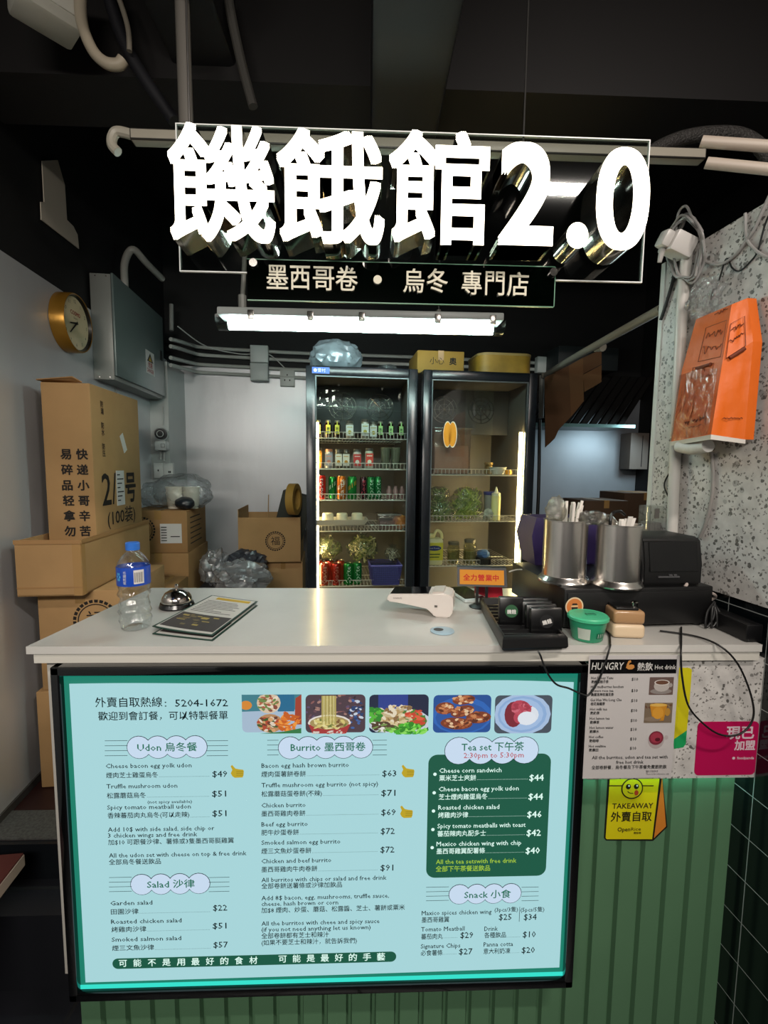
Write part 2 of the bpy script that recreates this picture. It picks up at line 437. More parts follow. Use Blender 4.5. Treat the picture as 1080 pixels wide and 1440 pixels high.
m = MB(); m.bx(aty(830, 1000, fy).x, p1.x-.02, fy+.03, fy+.042, p1.z-.006, p1.z-.0005); m.out('led_strip', glow('#8fe8d8', 16), cnt, True, smooth=None)

# ================================================================== MENU LIGHT BOX
yM = YF-.005
def mp(px, py, dy=0): p = aty(px, py, yM); return V((p.x, p.y-dy, p.z))
a = mp(80, 950); b_ = mp(824, 950); bl = mp(100, 1390); br = mp(801, 1384)
x0 = (aty(74, 938, yM).x+aty(101, 1403, yM).x)/2; x1 = (aty(828, 938, yM).x+aty(801, 1385, yM).x)/2
z1 = aty(450, 934, yM).z; z0 = (aty(103, 1402, yM).z+aty(800, 1384, yM).z)/2
mb = thing('menu_light_box', 'backlit menu light box with glossy black frame on the counter front', 'menu board', ((x0+x1)/2, yM+.05, z0))
fw_ = .022
m = MB()
m.bx(x0, x1, yM-.012, yM+.055, z1-fw_, z1, .004); m.bx(x0, x1, yM-.012, yM+.055, z0, z0+fw_, .004)
m.bx(x0, x0+fw_, yM-.012, yM+.055, z0, z1, .004); m.bx(x1-fw_, x1, yM-.012, yM+.055, z0, z1, .004)
m.out('frame', M('#060607', .12, coat=.5), mb, True)
m = MB(); m.bx(x0+fw_-.002, x1-fw_+.002, yM+.002, yM+.054, z0+fw_-.002, z1-fw_+.002); m.out('green_backlit_panel', glow('#0f9a80', .62), mb, True, smooth=None)
m = MB(); m.bx(x0+fw_, x1-fw_, yM+.0005, yM+.002, z0+fw_, z0+fw_+.010); m.out('led_strip', glow('#2fe0cc', 1.0), mb, True, smooth=None); m = MB(); m.bx(x0+fw_, x1-fw_, yM+.0005, yM+.002, z1-fw_-.004, z1-fw_); m.out('led_strip', glow('#2fe0cc', 1.0), mb, True, smooth=None)
sx0 = mp(108, 1150).x; sx1 = mp(797, 1150).x; sz1 = mp(400, 960).z; sz0 = mp(450, 1371).z
NS = 24; ft = []; 
for i in range(NS+1): ft.append((sx0+(sx1-sx0)*i/NS, sz1+.003*math.sin(i*.7)*(.3 if i < 18 else 1)))
m = MB(); pts = [(x, yM-.001, z) for x, z in ft]+[(sx1-.006*0, yM-.001, sz0+.004), ((sx0+sx1)/2, yM-.001, sz0), (sx0, yM-.001, sz0-.002)]
m.prism(pts, (0, .0015, 0)); m.out('printed_sheet', glow('#a9d8dd', .95), mb, True, smooth=None)
INKC = {'d': M('#081a20', .8, spec=.1), 'g': glow('#0b7a5c', .75), 'w': glow('#e0fff4', 1), 'y': glow('#a8d23a', .9), 'p': glow('#c4626e', .85), 'c': glow('#c9ddf2', .95), 'G': glow('#0a6a50', .62), 'L': M('#0c2430', .8, spec=.1)}
IK = list(INKC); ML = list(INKC.values())
m = MB()
lay = .0022
def T(txt, px0, px1, py, em, c='d', wt=.008, cjk=False, dl=0):
    m.mi = IK.index(c); o = mp(px0, py-(.08*em if cjk else 0), lay+dl); e = mp(px1, py, lay)
    sc = (mp(px0+10, py)-mp(px0, py)).length/10
    m.text(txt, o, (1, 0, 0), (0, 0, 1), em*sc, width=e.x-o.x, dil=wt if wt > .009 else .007, nn=4, res=1)
def dots(px0, px1, py, c='d'):
    m.mi = IK.index(c); a = mp(px0, py, lay); e = mp(px1, py, lay); n = int((px1-px0)/1.9); h = .0011
    for i in range(n):
        x = a.x+(e.x-a.x)*i/n; m.face([(x, a.y, a.z), (x+h, a.y, a.z), (x+h, a.y, a.z+h), (x, a.y, a.z+h)])
def bar(px0, py0, px1, py1, c='L', w=.0011, dl=0):
    m.mi = IK.index(c); a = mp(px0, py0, lay+dl); e = mp(px1, py1, lay+dl)
    if abs(e.x-a.x) > abs(e.z-a.z): m.face([(a.x, a.y, a.z-w/2), (e.x, a.y, a.z-w/2), (e.x, a.y, a.z+w/2), (a.x, a.y, a.z+w/2)])
    else: m.face([(a.x-w/2, a.y, a.z), (a.x+w/2, a.y, a.z), (a.x+w/2, a.y, e.z), (a.x-w/2, a.y, e.z)])
def cloud(px0, px1, py0, py1, n, fill='c', line=True):
    a = mp(px0, py1); e = mp(px1, py0); H = e.z-a.z; R = H/2*.82; cz = (a.z+e.z)/2; rx = H*.5
    xs = [a.x+rx+(e.x-a.x-2*rx)*i/(n-1) for i in range(n)]
    def loop(g):
        P = []
        st = (xs[1]-xs[0])/2; rr = H/2+g; ang = math.asin(min(.99, st/rr)) if st < rr else 1.2
        for i, x in enumerate(xs):
            lo = PI if i == 0 else PI/2+ang; hi = 0 if i == n-1 else PI/2-ang
            for k in range(9): t = lo+(hi-lo)*k/8; P.append((x+rr*math.cos(t), cz+rr*math.sin(t)))
        for i in range(n-1, -1, -1):
            x = xs[i]; lo = 0 if i == n-1 else -(PI/2-ang); hi = -PI if i == 0 else -(PI/2+ang)
            for k in range(9): t = lo+(hi-lo)*k/8; P.append((x+rr*math.cos(t), cz+rr*math.sin(t)))
        return P
    y = a.y-lay+.0006
    if line:
        m.mi = IK.index('L'); m.face([(x, y, z) for x, z in loop(.0013)])
    m.mi = IK.index(fill); m.face([(x, y-.0004, z) for x, z in loop(0)])
def staff(l, r, ys):
    for y in ys: bar(l[0], y, l[1], y); bar(r[0], y, r[1], y)
E1, C1, P1 = 9.6, 9.4, 13
T('外賣自取熱線', 135, 229, 994, 16, cjk=True, wt=.004); T(':', 232, 235, 993, 16); T('5204-1672', 247, 321, 993, 15.2, wt=.004)
T('歡迎到會訂餐，可以特製餐單', 139, 321, 1012.5, 14.2, cjk=True, wt=.004)
cloud(180, 291, 1034, 1066, 4); staff((148, 180), (291, 321), (1041, 1048, 1055, 1062)); T('Udon 烏冬餐', 194, 278, 1055, 14.5, 'g', wt=.012, dl=.0006)
for en, ex, ey, zh, zx, zy, pr, pa, pb, py in (
    ('Cheese bacon egg yolk udon', 270, 1079.5, '煙肉芝士雞蛋烏冬', 223, 1093.5, '$49', 299, 320, 1091.7),
    ('Truffle mushroom udon', 250, 1108, '松露蘑菇烏冬', 206, 1122, '$51', 298.6, 318.5, 1119.4),
    ('Spicy tomato meatball udon', 269, 1137.6, '香辣蕃茄肉丸烏冬(可以走辣)', 267, 1150, '$51', 299, 319, 1147),
    ('Garden salad', 215, 1272, '田園沙律', 195.6, 1285, '$22', 300, 320, 1279.6),
    ('Roasted chicken salad', 256, 1298, '烤雞肉沙律', 206.5, 1310, '$51', 299.5, 319, 1304.8),
    ('Smoked salmon salad', 255.5, 1323, '煙三文魚沙律', 217.4, 1336, '$57', 300.5, 321, 1331.5)):
    s0 = 149.5+(ey-1079)*.034
    T(en, s0, ex, ey, E1); T(zh, s0+.7, zx, zy, C1, cjk=True); dots(zx+1.5, pa-3, zy-1.6); T(pr, pa, pb, py, P1)
T('(not spicy available)', 208, 270.6, 1129, 6.6)
T('Add 10$ with side salad, side chip or', 152.6, 302, 1168.7, E1); T('3 chicken wings and free drink', 152.6, 278, 1177, E1)
T('加$10 可跟餐沙律、薯條或3隻墨西哥脡雞翼', 153, 329.4, 1187.5, C1, cjk=True)
T('All the udon set with cheese on top & free drink', 154, 347, 1205, E1); T('全部烏冬餐送飲品', 154, 227, 1215.3, C1, cjk=True)
cloud(185, 295, 1227, 1257.5, 4); staff((154, 186), (294, 323), (1233, 1239.6, 1246.2, 1252.8)); T('Salad 沙律', 207.6, 274.5, 1247, 14, 'g', wt=.012, dl=.0006)
a = mp(158.6, 1354.5); e = mp(557, 1354.5); m.mi = IK.index('G'); hh = .0142
m.face([(x, a.y-.0016, z) for x, z in rounded(a.x, e.x, a.z-hh, a.z+hh, hh*.98, 8)])
for s, p, q, yy in (('可能不是用最好的食材', 168, 364, 1358.5), ('可能是最好的手藝', 392, 543, 1352.5)):
    n = len(s); st = (q-p-13)/(n-1)
    for i, ch in enumerate(s): T(ch, p+st*i, p+st*i+11.5, yy-i*st*.022, 12.5, 'w', cjk=True, wt=.012)
cloud(392, 524, 1034.6, 1066.5, 5); staff((376, 392), (524, 544), (1040.3, 1047, 1054, 1061)); T('Burrito 墨西哥卷', 409, 514, 1055, 14.5, 'g', wt=.012, dl=.0006)
for en, ex, ey, zh, zx, zy, pr, pa, pb, py in (
    ('Bacon egg hash brown burrito', 490.7, 1079, '煙肉蛋薯餅卷餅', 430.3, 1092, '$63', 537.4, 557.4, 1091),
    ('Truffle mushroom egg burrito (not spicy)', 531.7, 1106.4, '松露蘑菇蛋卷餅(不辣)', 453, 1119.7, '$71', 536, 556, 1118.4),
    ('Chicken burrito', 430, 1134.7, '墨西哥雞肉卷餅', 429.6, 1147.4, '$69', 536, 556.4, 1145.6),
    ('Beef egg burrito', 433, 1161.4, '肥牛炒蛋卷餅', 420.5, 1174, '$72', 535.3, 555, 1172),
    ('Smoked salmon egg burrito', 478.8, 1187, '煙三文魚炒蛋卷餅', 438, 1200, '$72', 534.8, 554.5, 1198),
    ('Chicken and beef burrito', 466, 1213, '墨西哥雞肉牛肉卷餅', 446.4, 1225.7, '$91', 534.8, 553, 1223.4)):
    T(en, 368, ex, ey, E1); T(zh, 368, zx, zy, C1, cjk=True); dots(zx+1.5, pa-3, zy-1.6); T(pr, pa, pb, py, P1)
for s, x, y, c in (('All burritos with chips or salad and free drink', 543.4, 1239.4, 0), ('全部卷餅送薯條或沙律加飲品', 481, 1249, 1),
    ('Add 8$ bacon, egg, mushrooms, truffle sauce,', 547, 1264.9, 0), ('cheese, hash brown or corn', 475.7, 1273, 0), ('加$8 煙肉、炒蛋、蘑菇、松露醬、芝士、薯餅或粟米', 569, 1283, 1),
    ('All the burritos with cheee and spicy sauce', 533.5, 1300.6, 0), ('(if you not need anything let us known)', 521.3, 1309, 0), ('全部卷餅都有芝士和辣汁', 462.7, 1319, 1), ('(如果不要芝士和辣汁，就告訴我們)', 502, 1328.4, 1)):
    T(s, 368, x, y, C1 if c else E1, cjk=bool(c))
a = mp(599, 1234); e = mp(775, 1059); m.mi = IK.index('G')
m.face([(x, a.y-.0014, z) for x, z in rounded(a.x, e.x, a.z, e.z, .022, 6)])
cloud(625, 757.5, 1035.4, 1074, 4, 'c'); T('Tea set 下午茶', 648.6, 736, 1054.6, 14.5, 'g', wt=.012, dl=.0006); T('2:30pm to 5:30pm', 651.7, 736, 1065, 11, 'p', wt=.01, dl=.0006)
for (bx_, by_), en, s0, ex, ey, zh, zx, zy, pr, pa, pb, py in (
    ((611.5, 1088), 'Cheese corn sandwich', 617.4, 704.8, 1086, '粟米芝士夾餅', 669, 1097.5, '$44', 743.7, 764, 1097),
    ((610.4, 1114), 'Cheese bacon egg yolk udon', 616.7, 729, 1112, '芝士煙肉雞蛋烏冬', 685, 1124, '$44', 742.4, 763, 1123.6),
    ((609.4, 1139.6), 'Roasted chicken salad', 616, 701.7, 1137.8, '烤雞肉沙律', 658, 1149.5, '$46', 740.6, 761, 1148.5),
    ((608.6, 1165.6), 'Spicy tomato meatballs with toast', 614.9, 738.5, 1163.8, '蕃茄辣肉丸配多士', 682.8, 1175.6, '$42', 739.8, 760, 1174.4),
    ((607.6, 1191), 'Mexico chicken wing with chip', 613.6, 732.6, 1189, '墨西哥雞翼配薯條', 681.5, 1200.2, '$40', 738.5, 758.5, 1199.3)):
    T(en, s0, ex, ey, E1, 'w'); T(zh, s0, zx, zy, C1, 'w', cjk=True); dots(zx+1.5, pa-1, zy-1.6, 'w'); T(pr, pa, pb, py, P1, 'w', wt=.015)
    c = mp(bx_, by_, lay); m.face([(c.x+.0042*math.cos(t*PI/6), c.y, c.z+.0042*math.sin(t*PI/6)) for t in range(12)])
T('All the tea setswith free drink', 612.8, 725.6, 1214, E1, 'y'); T('全部下午茶餐送飲品', 612.6, 688.7, 1225, C1, 'y', cjk=True)
cloud(631, 733, 1241.5, 1270.6, 4); staff((599, 631), (733, 757), (1246.7, 1253, 1259.3, 1265.6)); T('Snack 小食', 652.4, 717.8, 1261.5, 13.5, 'g', wt=.012, dl=.0006)
for s, p, q, y, em, c in (('Maxico spices chicken wing', 592.8, 690.8, 1286, E1, 0), ('墨西哥雞翼', 592.8, 631.4, 1296.5, C1, 1), ('(3pcs/3隻)', 695, 728, 1281, 8.5, 0), ('(5pcs/5隻)', 731.5, 765, 1281, 8.5, 0),
    ('$25', 701, 719, 1292.6, P1, 0), ('$34', 736, 754, 1292.6, P1, 0), ('Tomato Meatball', 592, 653, 1308.7, E1, 0), ('蕃茄肉丸', 592, 622.6, 1320, C1, 1), ('$29', 647, 665, 1318, P1, 0),
    ('Drink', 680.7, 699.6, 1308, E1, 0), ('各種飲品', 680.7, 711, 1318, C1, 1), ('$10', 734.6, 752.8, 1317, P1, 0), ('Signature Chips', 591.5, 647, 1332.5, E1, 0), ('必食薯條', 591.5, 622, 1343, C1, 1),
    ('$27', 645, 664, 1341, P1, 0), ('Panna cotta', 679.7, 721, 1330, E1, 0), ('意大利奶凍', 679.5, 717, 1340.6, C1, 1), ('$20', 733, 751.5, 1339, P1, 0)): T(s, p, q, y, em, cjk=bool(c))
for p, q, y in ((624, 644, 1318), (712, 732, 1317), (623, 643, 1341), (718, 731, 1339)): dots(p, q, y)
bar(729.7, 1295, 729.7, 1274, w=.0012)
m.out('menu_lettering', ML, mb, True, smooth=None)
# printed thumbs-up marks
th = [(0, .35), (.12, .62), (.0, .9), (.12, 1.0), (.36, .72), (.62, .66), (.95, .62), (1, .5), (.97, .2), (.9, .02), (.3, .0), (.12, .12)]
for tx, ty in ((325, 1093), (564.5, 1092.5), (562.5, 1149.5)):
    m = MB(); a = mp(tx, ty, lay); s = .031
    m.face([(a.x+x*s, a.y, a.z+z*s*1.05) for x, z in th]); m.mi = 1
    for zz in (.2, .36, .5): m.face([(a.x+(.42+0*zz)*s, a.y-.0003, a.z+zz*s), (a.x+.95*s, a.y-.0003, a.z+zz*s), (a.x+.95*s, a.y-.0003, a.z+(zz+.035)*s), (a.x+.42*s, a.y-.0003, a.z+(zz+.035)*s)])
    m.out('thumb_mark', [glow('#c2a71c', .9), glow('#8f7a10', .8)], mb, True, smooth=None)
# printed food pictures
class Pic:
    def __init__(s, org, r, u, w, h, n, bg, em=.9, rad=.12, lit=True):
        s.o, s.r, s.u, s.w, s.h, s.n = V(org), V(r), V(u), w, h, V(n); s.m = MB(); s.mats = []; s.k = 0; s.em = em; s.lit = lit
        s.poly([(x/w, y/h) for x, y in rounded(0, w, 0, h, rad*h, 4)], bg)
    def c(s, col):
        mt = glow(col, s.em) if s.lit else M(col, .6, spec=.2)
        if mt not in s.mats: s.mats.append(mt)
        return s.mats.index(mt)
    def poly(s, P, col):
        s.m.mi = s.c(col); s.k += 1; d = s.n*(.00025+.00004*s.k)
        cl = lambda t: min(1, max(0, t))
        try: s.m.face([s.o+s.r*(cl(x)*s.w)+s.u*(cl(y)*s.h)+d for x, y in P])
        except ValueError: pass
    def ell(s, cx, cy, rx, ry, col, n=16, a=0, a0=0, a1=2*PI):
        P = []
        for i in range(n+(a1-a0 < 6)):
            t = a0+(a1-a0)*i/n; x = rx*math.cos(t); y = ry*math.sin(t)
            P.append((cx+x*math.cos(a)-y*math.sin(a), cy+x*math.sin(a)+y*math.cos(a)))
        s.poly(P, col)
    def bits(s, cx, cy, rx, ry, cols, n, size=.05, seed=1, long=2.2):
        rg = random.Random(seed)
        for i in range(n):
            t = rg.random()*2*PI; q = math.sqrt(rg.random()); s.ell(cx+rx*q*math.cos(t), cy+ry*q*math.sin(t), size*rg.uniform(.5, 1)*long*s.h/s.w, size*rg.uniform(.4, .9), rg.choice(cols), 6, rg.random()*PI)
    def out(s, name, parent): return s.m.out(name, s.mats, parent, True, smooth=None)
def mpic(px0, px1, py0, py1, bg):
    a = mp(px0, py1, .0012); e = mp(px1, py0); return Pic(a, (1, 0, 0), (0, 0, 1), e.x-a.x, e.z-a.z, (0, -1, 0), bg)
p = mpic(341, 424, 976, 1029.5, '#a9bfd4'); p.poly([(0, .55), (1, .6), (1, 1), (0, 1)], '#3d7f8c'); p.poly([(.6, .55), (.88, .55), (.88, 1), (.6, 1)], '#1f6a90'); p.poly([(.88, .2), (1, .2), (1, 1), (.9, .9)], '#a33f2c')
p.ell(.07, .72, .1, .12, '#d98a33'); p.ell(.45, .78, .2, .28, '#d8c3a8'); p.bits(.45, .78, .16, .22, ['#b05a44', '#e8dcc6', '#6f8a4a', '#8c4a3a', '#dab98e'], 50, .05, 3)
p.ell(.47, .25, .22, .25, '#b98a5e'); p.bits(.47, .25, .18, .2, ['#6b3b2a', '#e2d3bd', '#b3472f', '#d7a36e', '#3f5a2a'], 55, .05, 4); p.bits(.78, .28, .17, .22, ['#e07a28', '#c85f1c', '#f09a40'], 40, .045, 5, 4); p.poly([(.3, 0), (1, 0), (1, .14), (.7, .05)], '#2f7a44'); p.out('food_picture', mb)
p = mpic(430, 514, 976, 1030, '#4d3b44'); p.bits(.5, .6, .5, .5, ['#6b4a52', '#8a5a58', '#2c2630', '#5e4c6a', '#a77e74'], 70, .06, 6, .8); p.bits(.86, .5, .12, .45, ['#27406e', '#3f62a0', '#c9d2e0'], 30, .06, 7, 1)
p.ell(.4, .28, .36, .22, '#e7e0d6'); p.ell(.4, .28, .32, .18, '#8e7a4c'); p.poly([(.05, .24), (.75, .24), (.68, 0), (.12, 0)], '#a83434'); p.ell(.4, .28, .33, .17, '#a9935c'); p.bits(.4, .26, .3, .12, ['#d8c878', '#6f7a3a', '#e7dca0', '#7c5a34'], 40, .04, 8, 3)
for i in range(9): p.poly([(.27+.028*i, .25), (.29+.028*i, .25), (.295+.027*i, 1), (.272+.027*i, 1)], '#d9cd86' if i % 2 else '#b9aa5e')
p.bits(.4, .04, .32, .03, ['#d8d0c4', '#c05a50'], 14, .03, 9, 3); p.out('food_picture', mb)
p = mpic(519, 603, 976, 1030, '#1a2440'); p.poly([(.15, .6), (.65, .6), (.65, 1), (.15, 1)], '#2a3f8c'); p.ell(.5, .28, .55, .36, '#c9d3de'); p.ell(.5, .3, .48, .3, '#4f7a33'); p.bits(.45, .48, .33, .26, ['#d9c79a', '#b99a66', '#e8dcc0', '#8a6a44', '#c9b58c'], 110, .05, 10, 3)
p.bits(.78, .42, .18, .2, ['#c8452e', '#3f8a30', '#e0603f'], 30, .05, 11); p.bits(.1, .5, .1, .2, ['#2f8a2a', '#58b83a'], 25, .06, 12); p.bits(.65, .12, .34, .14, ['#46b02c', '#6fd040', '#2f8a22', '#8fe060'], 55, .06, 13); p.bits(.2, .22, .16, .14, ['#e8e6dc', '#54402c', '#7a9a50'], 26, .045, 14, 3); p.out('food_picture', mb)
p = mpic(608.5, 691, 976.5, 1030, '#1f4f96'); p.ell(.5, .45, .52, .5, '#2a66b8'); p.ell(.5, .4, .46, .4, '#2456a0')
for i, (cx, cy, rx, ry, an) in enumerate(((.2, .65, .17, .16, .6), (.52, .88, .2, .13, .2), (.5, .58, .22, .14, .5), (.78, .42, .22, .16, .1), (.4, .27, .28, .16, -.1))):
    p.ell(cx, cy, rx, ry, '#7c3a22', 16, an); p.bits(cx, cy, rx*.8, ry*.8, ['#c98454', '#a2552f', '#5c2a18', '#dba678', '#b4683e', '#e6c49c'], 26, .05, 20+i, 2)
p.out('food_picture', mb)
p = mpic(694.5, 777, 977, 1031, '#46505c'); p.ell(.48, .5, .5, .56, '#a9c2e2'); p.ell(.48, .5, .43, .48, '#8fb0da'); p.ell(.47, .5, .38, .42, '#a4c0e4'); p.ell(.55, .48, .22, .26, '#e0e6ee'); p.ell(.33, .5, .16, .34, '#7c2332'); p.ell(.46, .66, .17, .22, '#b84356', 16, .4); p.ell(.43, .42, .1, .16, '#b84356'); p.bits(.47, .66, .14, .18, ['#d06878', '#a33648', '#c25060'], 24, .05, 30); p.ell(.56, .4, .16, .18, '#e4eaf2'); p.out('food_picture', mb)

# ================================================================== HANGING SIGN
yA = YF+.055; LD = .075
sg = thing('hanging_sign', 'lit white channel letter sign on clear acrylic hanging above the counter', 'sign', aty(580, 390, yA))
q = [aty(249, 174, yA), aty(914, 198, yA), aty(901, 396, yA), aty(253, 380, yA)]
X0 = (q[0].x+q[3].x)/2; X1 = (q[1].x+q[2].x)/2; Z1 = (q[0].z+q[1].z)/2; Z0 = (q[2].z+q[3].z)/2
m = MB(); m.bx(X0, X1, yA, yA+.006, Z0, Z1); m.out('acrylic_panel', clear('#eef2f0', 1.0, .03, .05), sg, True, smooth=None)
m = MB(); e = .0025
for b in ((X0, X1, Z0-e, Z0), (X0, X1, Z1, Z1+e), (X0-e, X0, Z0-e, Z1+e), (X1, X1+e, Z0-e, Z1+e)): m.bx(b[0], b[1], yA, yA+.006, b[2], b[3])
m.out('polished_edge', M('#f2f4f2', .3), sg, True, smooth=None)
face = glow('#fff3dc', 8); yL = yA-.012-LD
def letter(ch, px0, px1, py0, py1, wt, res=6):
    m = MB(); a = aty(px0, py1, yL); e = aty(px1, py0, yL)
    m.text(ch, a, (1, 0, 0), (0, 0, 1), 1, width=e.x-a.x, height=e.z-a.z, dil=wt, res=res, depth=(0, LD, 0), side=1)
    return m.out('letter', [face, CHROME], sg, True, smooth=None)
letter('饑', 239, 386, 176, 339, .016); letter('餓', 390, 542, 184, 341, .019); letter('館', 546, 690, 186, 342, .020)
letter('2', 700, 783, 201, 344, .026, 10)
def ringletter(px0, px1, py0, py1, hole):
    a = aty(px0, py1, yL); e = aty(px1, py0, yL); cx, cz = (a.x+e.x)/2, (a.z+e.z)/2; rx, rz = (e.x-a.x)/2, (e.z-a.z)/2
    m = MB(); n = 48; pw = lambda t: math.copysign(abs(t)**.86, t)
    O = [(cx+rx*pw(math.cos(2*PI*i/n)), cz+rz*pw(math.sin(2*PI*i/n))) for i in range(n)] if hole else [(cx+rx*math.cos(2*PI*i/n), cz+rz*math.sin(2*PI*i/n)) for i in range(n)]
    def vr(P, y): return [m.bm.verts.new((x, y, z)) for x, z in P]
    A = vr(O, yL); B = vr(O, yL+LD)
    if hole:
        I = [(cx+rx*hole[0]*math.cos(2*PI*i/n), cz+rz*hole[1]*math.sin(2*PI*i/n)) for i in range(n)]
        C = vr(I, yL); D = vr(I, yL+LD); m.mi = 0; m.skin(A, C); m.mi = 1; m.skin(A, B); m.skin(C, D); m.skin(B, D)
    else: m.mi = 0; m.bm.faces.new(A).material_index = 0; m.mi = 1; m.skin(A, B); m.bm.faces.new(B).material_index = 1
    return m.out('letter', [face, CHROME], sg, True, smooth=30)
ringletter(796, 828, 313, 349, None); ringletter(835, 918, 208, 351, (.38, .66))
yG = yA-.020
g0 = aty(347, 366, yG); g1 = aty(781, 372, yG); g2 = aty(780, 431, yG); g3 = aty(349, 421, yG)
gx0, gx1, gz1, gz0 = g0.x, g1.x, (g0.z+g1.z)/2-.002, (g2.z+g3.z)/2
m = MB(); m.bx(gx0, gx1, yG, yG+.005, gz0, gz1); gp = m.out('green_panel', clear('#0f3a26', .8, .05, .04, milky=.15, mcol='#04180e'), sg, True, smooth=None)
m = MB()
for b in ((gx0, gx1, gz0-.002, gz0), (gx0, gx1, gz1, gz1+.002), (gx1, gx1+.002, gz0, gz1)): m.bx(b[0], b[1], yG, yG+.005, b[2], b[3])
m.out('panel_edge', M('#5f8f74', .3), gp, True, smooth=None)
for s, px0, px1, py in (('墨', 375, 405, 406), ('西', 408, 436, 407), ('哥', 440, 470, 408), ('卷', 472, 503, 408.5), ('烏', 567, 597, 411), ('冬', 600, 630, 411), ('專', 649, 678, 414), ('門', 682, 710, 415), ('店', 713, 744, 416)):
    m = MB(); a = aty(px0, py, yG-.006); e = aty(px1, py-33, yG-.006)
    m.text(s, a, (1, 0, 0), (0, 0, 1), 1, width=e.x-a.x, height=e.z-a.z, dil=.008, depth=(0, .006, 0), res=3); m.out('raised_character', M('#d2cdb8', .5), gp, True, smooth=None)
m = MB(); a = aty(531, 393, yG-.006); m.cyl((a.x, a.y, a.z), (a.x, a.y+.006, a.z), .0095); m.out('raised_dot', M('#d2cdb8', .5), gp, True, smooth=None)
for px, py in ((357, 371), (777, 384)):
    m = MB(); a = aty(px, py, yG); m.cyl((a.x, yG-.008, a.z), (a.x, yA, a.z), .009); m.out('standoff_screw', STEEL, sg, True)
for px in (266, 737):
    m = MB(); a = aty(px, 185, yA); m.cyl((a.x, yA+.003, Z1-.03), (a.x, yA+.003, 3.2), .0022, n=8); m.cyl((a.x, yA-.004, Z1-.02), (a.x, yA+.012, Z1-.02), .006, n=12); m.out('hanging_rod', M('#8f8d8a', .3, 1), sg, True)
# ================================================================== CARTONS AND STORES AT THE LEFT
def carton(name, label, u0, u1, v0, v1, z0, z1, opened=False, mat=CARD, group=None, drz=0, tape=True):
    """carton whose near face looks back at the counter; local axes: x along the face, y away, z up"""
    c = R3((u0+u1)/2, (v0+v1)/2, z0); t = thing(name, label, 'cardboard box', c, PHI+drz, group)
    w, d, h = (u1-u0)/2, (v1-v0)/2, z1-z0; m = MB()
    if not opened:
        m.bx(-w, w, -d, d, 0, h, .004); m.out('carton_body', mat, t)
        if tape:
            m = MB(); m.bx(-w*.12, w*.12, -d-.0008, d+.0008, h-.05, h+.0012); m.out('packing_tape', M('#a5814f', .25), t)
    else:
        k = .005
        m.bx(-w, w, -d, -d+k, 0, h); m.bx(-w, w, d-k, d, 0, h); m.bx(-w, -w+k, -d+k, d-k, 0, h); m.bx(w-k, w, -d+k, d-k, 0, h); m.bx(-w, w, -d, d, 0, k)
        m.out('carton_body', mat, t)
    return t, w, d, h
def crease(t, P, mat='#6e4d2c', w=.002):
    m = MB()
    for a, b in P:
        a, b = V(a), V(b); m.tube([a, b], w, 5, 0)
    m.out('crease', M(mat, .8), t)
GB = 'cartons stacked by the left wall'
t, w, d, h = carton('cardboard_box', 'plain cardboard box at the bottom of the stack by the left wall', -1.13, -.80, 1.92, 2.4, ZP+.002, .53, group=GB)
t, w, d, h = carton('cardboard_box', 'cardboard box with a round black seal under the open carton by the left wall', -1.11, -.80, 1.93, 2.42, .532, .928, group=GB)
def seal(t, c, r, u, rad, glyph='福', n=26):
    m = MB(); c, r, u = V(c), V(r), V(u)
    for k in range(n):
        a0, a1 = 2*PI*k/n, 2*PI*(k+.72)/n
        pts = [c+r*(q*math.cos(a))+u*(q*math.sin(a)) for q, a in ((rad, a0), (rad, a1), (rad*.86, a1), (rad*.86, a0))]; m.face(pts)
    A = [c+r*(rad*.80*math.cos(2*PI*k/32))+u*(rad*.80*math.sin(2*PI*k/32)) for k in range(33)]; B = [c+r*(rad*.75*math.cos(2*PI*k/32))+u*(rad*.75*math.sin(2*PI*k/32)) for k in range(33)]
    for k in range(32): m.face([A[k], A[k+1], B[k+1], B[k]])
    m.text(glyph, c-u*(rad*.33), r, u, rad*.95, align='c'); m.out('printed_seal', INK, t, smooth=None)
seal(t, (.055, -d-.001, .275), (1, 0, 0), (0, 0, 1), .085)
t, w, d, h = carton('cardboard_box', 'wide cardboard box with taped seams holding the tall carton', -1.13, -.905, 1.85, 2.53, .93, 1.137, opened=True, group=GB)
m = MB(); m.bx(-w-.002, w+.002, -d-.004, -d, h-.012, h+.004); m.bx(w, w+.004, -d, d, h-.012, h+.004); m.bx(-w, w, -d-.002, -d, .03, .034); m.out('folded_edge', M('#a67e50', .7), t)
m = MB(); m.bx(w-.001, w+.001, -d+.002, -d+.03, 0, h); m.bx(w-.03, w, -d-.001, -d+.001, 0, h); m.out('packing_tape', M('#b08a58', .25), t)
TU0, TU1, TV0, TV1, TZ0, TZ1 = -1.105, -.925, 2.02, 2.50, .936, 1.735
t, w, d, h = carton('cardboard_box', 'tall cardboard box printed with large black Chinese characters and the text (100装)', TU0, TU1, TV0, TV1, TZ0, TZ1, group=GB, tape=False)
m = MB(); m.prism([(-w-.012, -d-.004, h+.006), (w*.35, -d-.006, h+.02), (w*.6, -d+.02, h+.004), (-w, -d+.05, h+.001)], (0, 0, .004)); m.out('loose_flap', CARD2, t)
m = MB(); zt = lambda py: TZ0+ (750-py)/ (750-557)*(TZ1-TZ0-.17)+.17
g = .062
for col, x in (('易碎品轻拿勿', -.012), ('快递小哥辛苦', .046)):
    for i, ch in enumerate(col):
        m.text(ch, (x-.018, -d-.0015, .505-i*.0615), (1, 0, 0), (0, 0, 1), .044, dil=.034)
rx_ = w+.0015
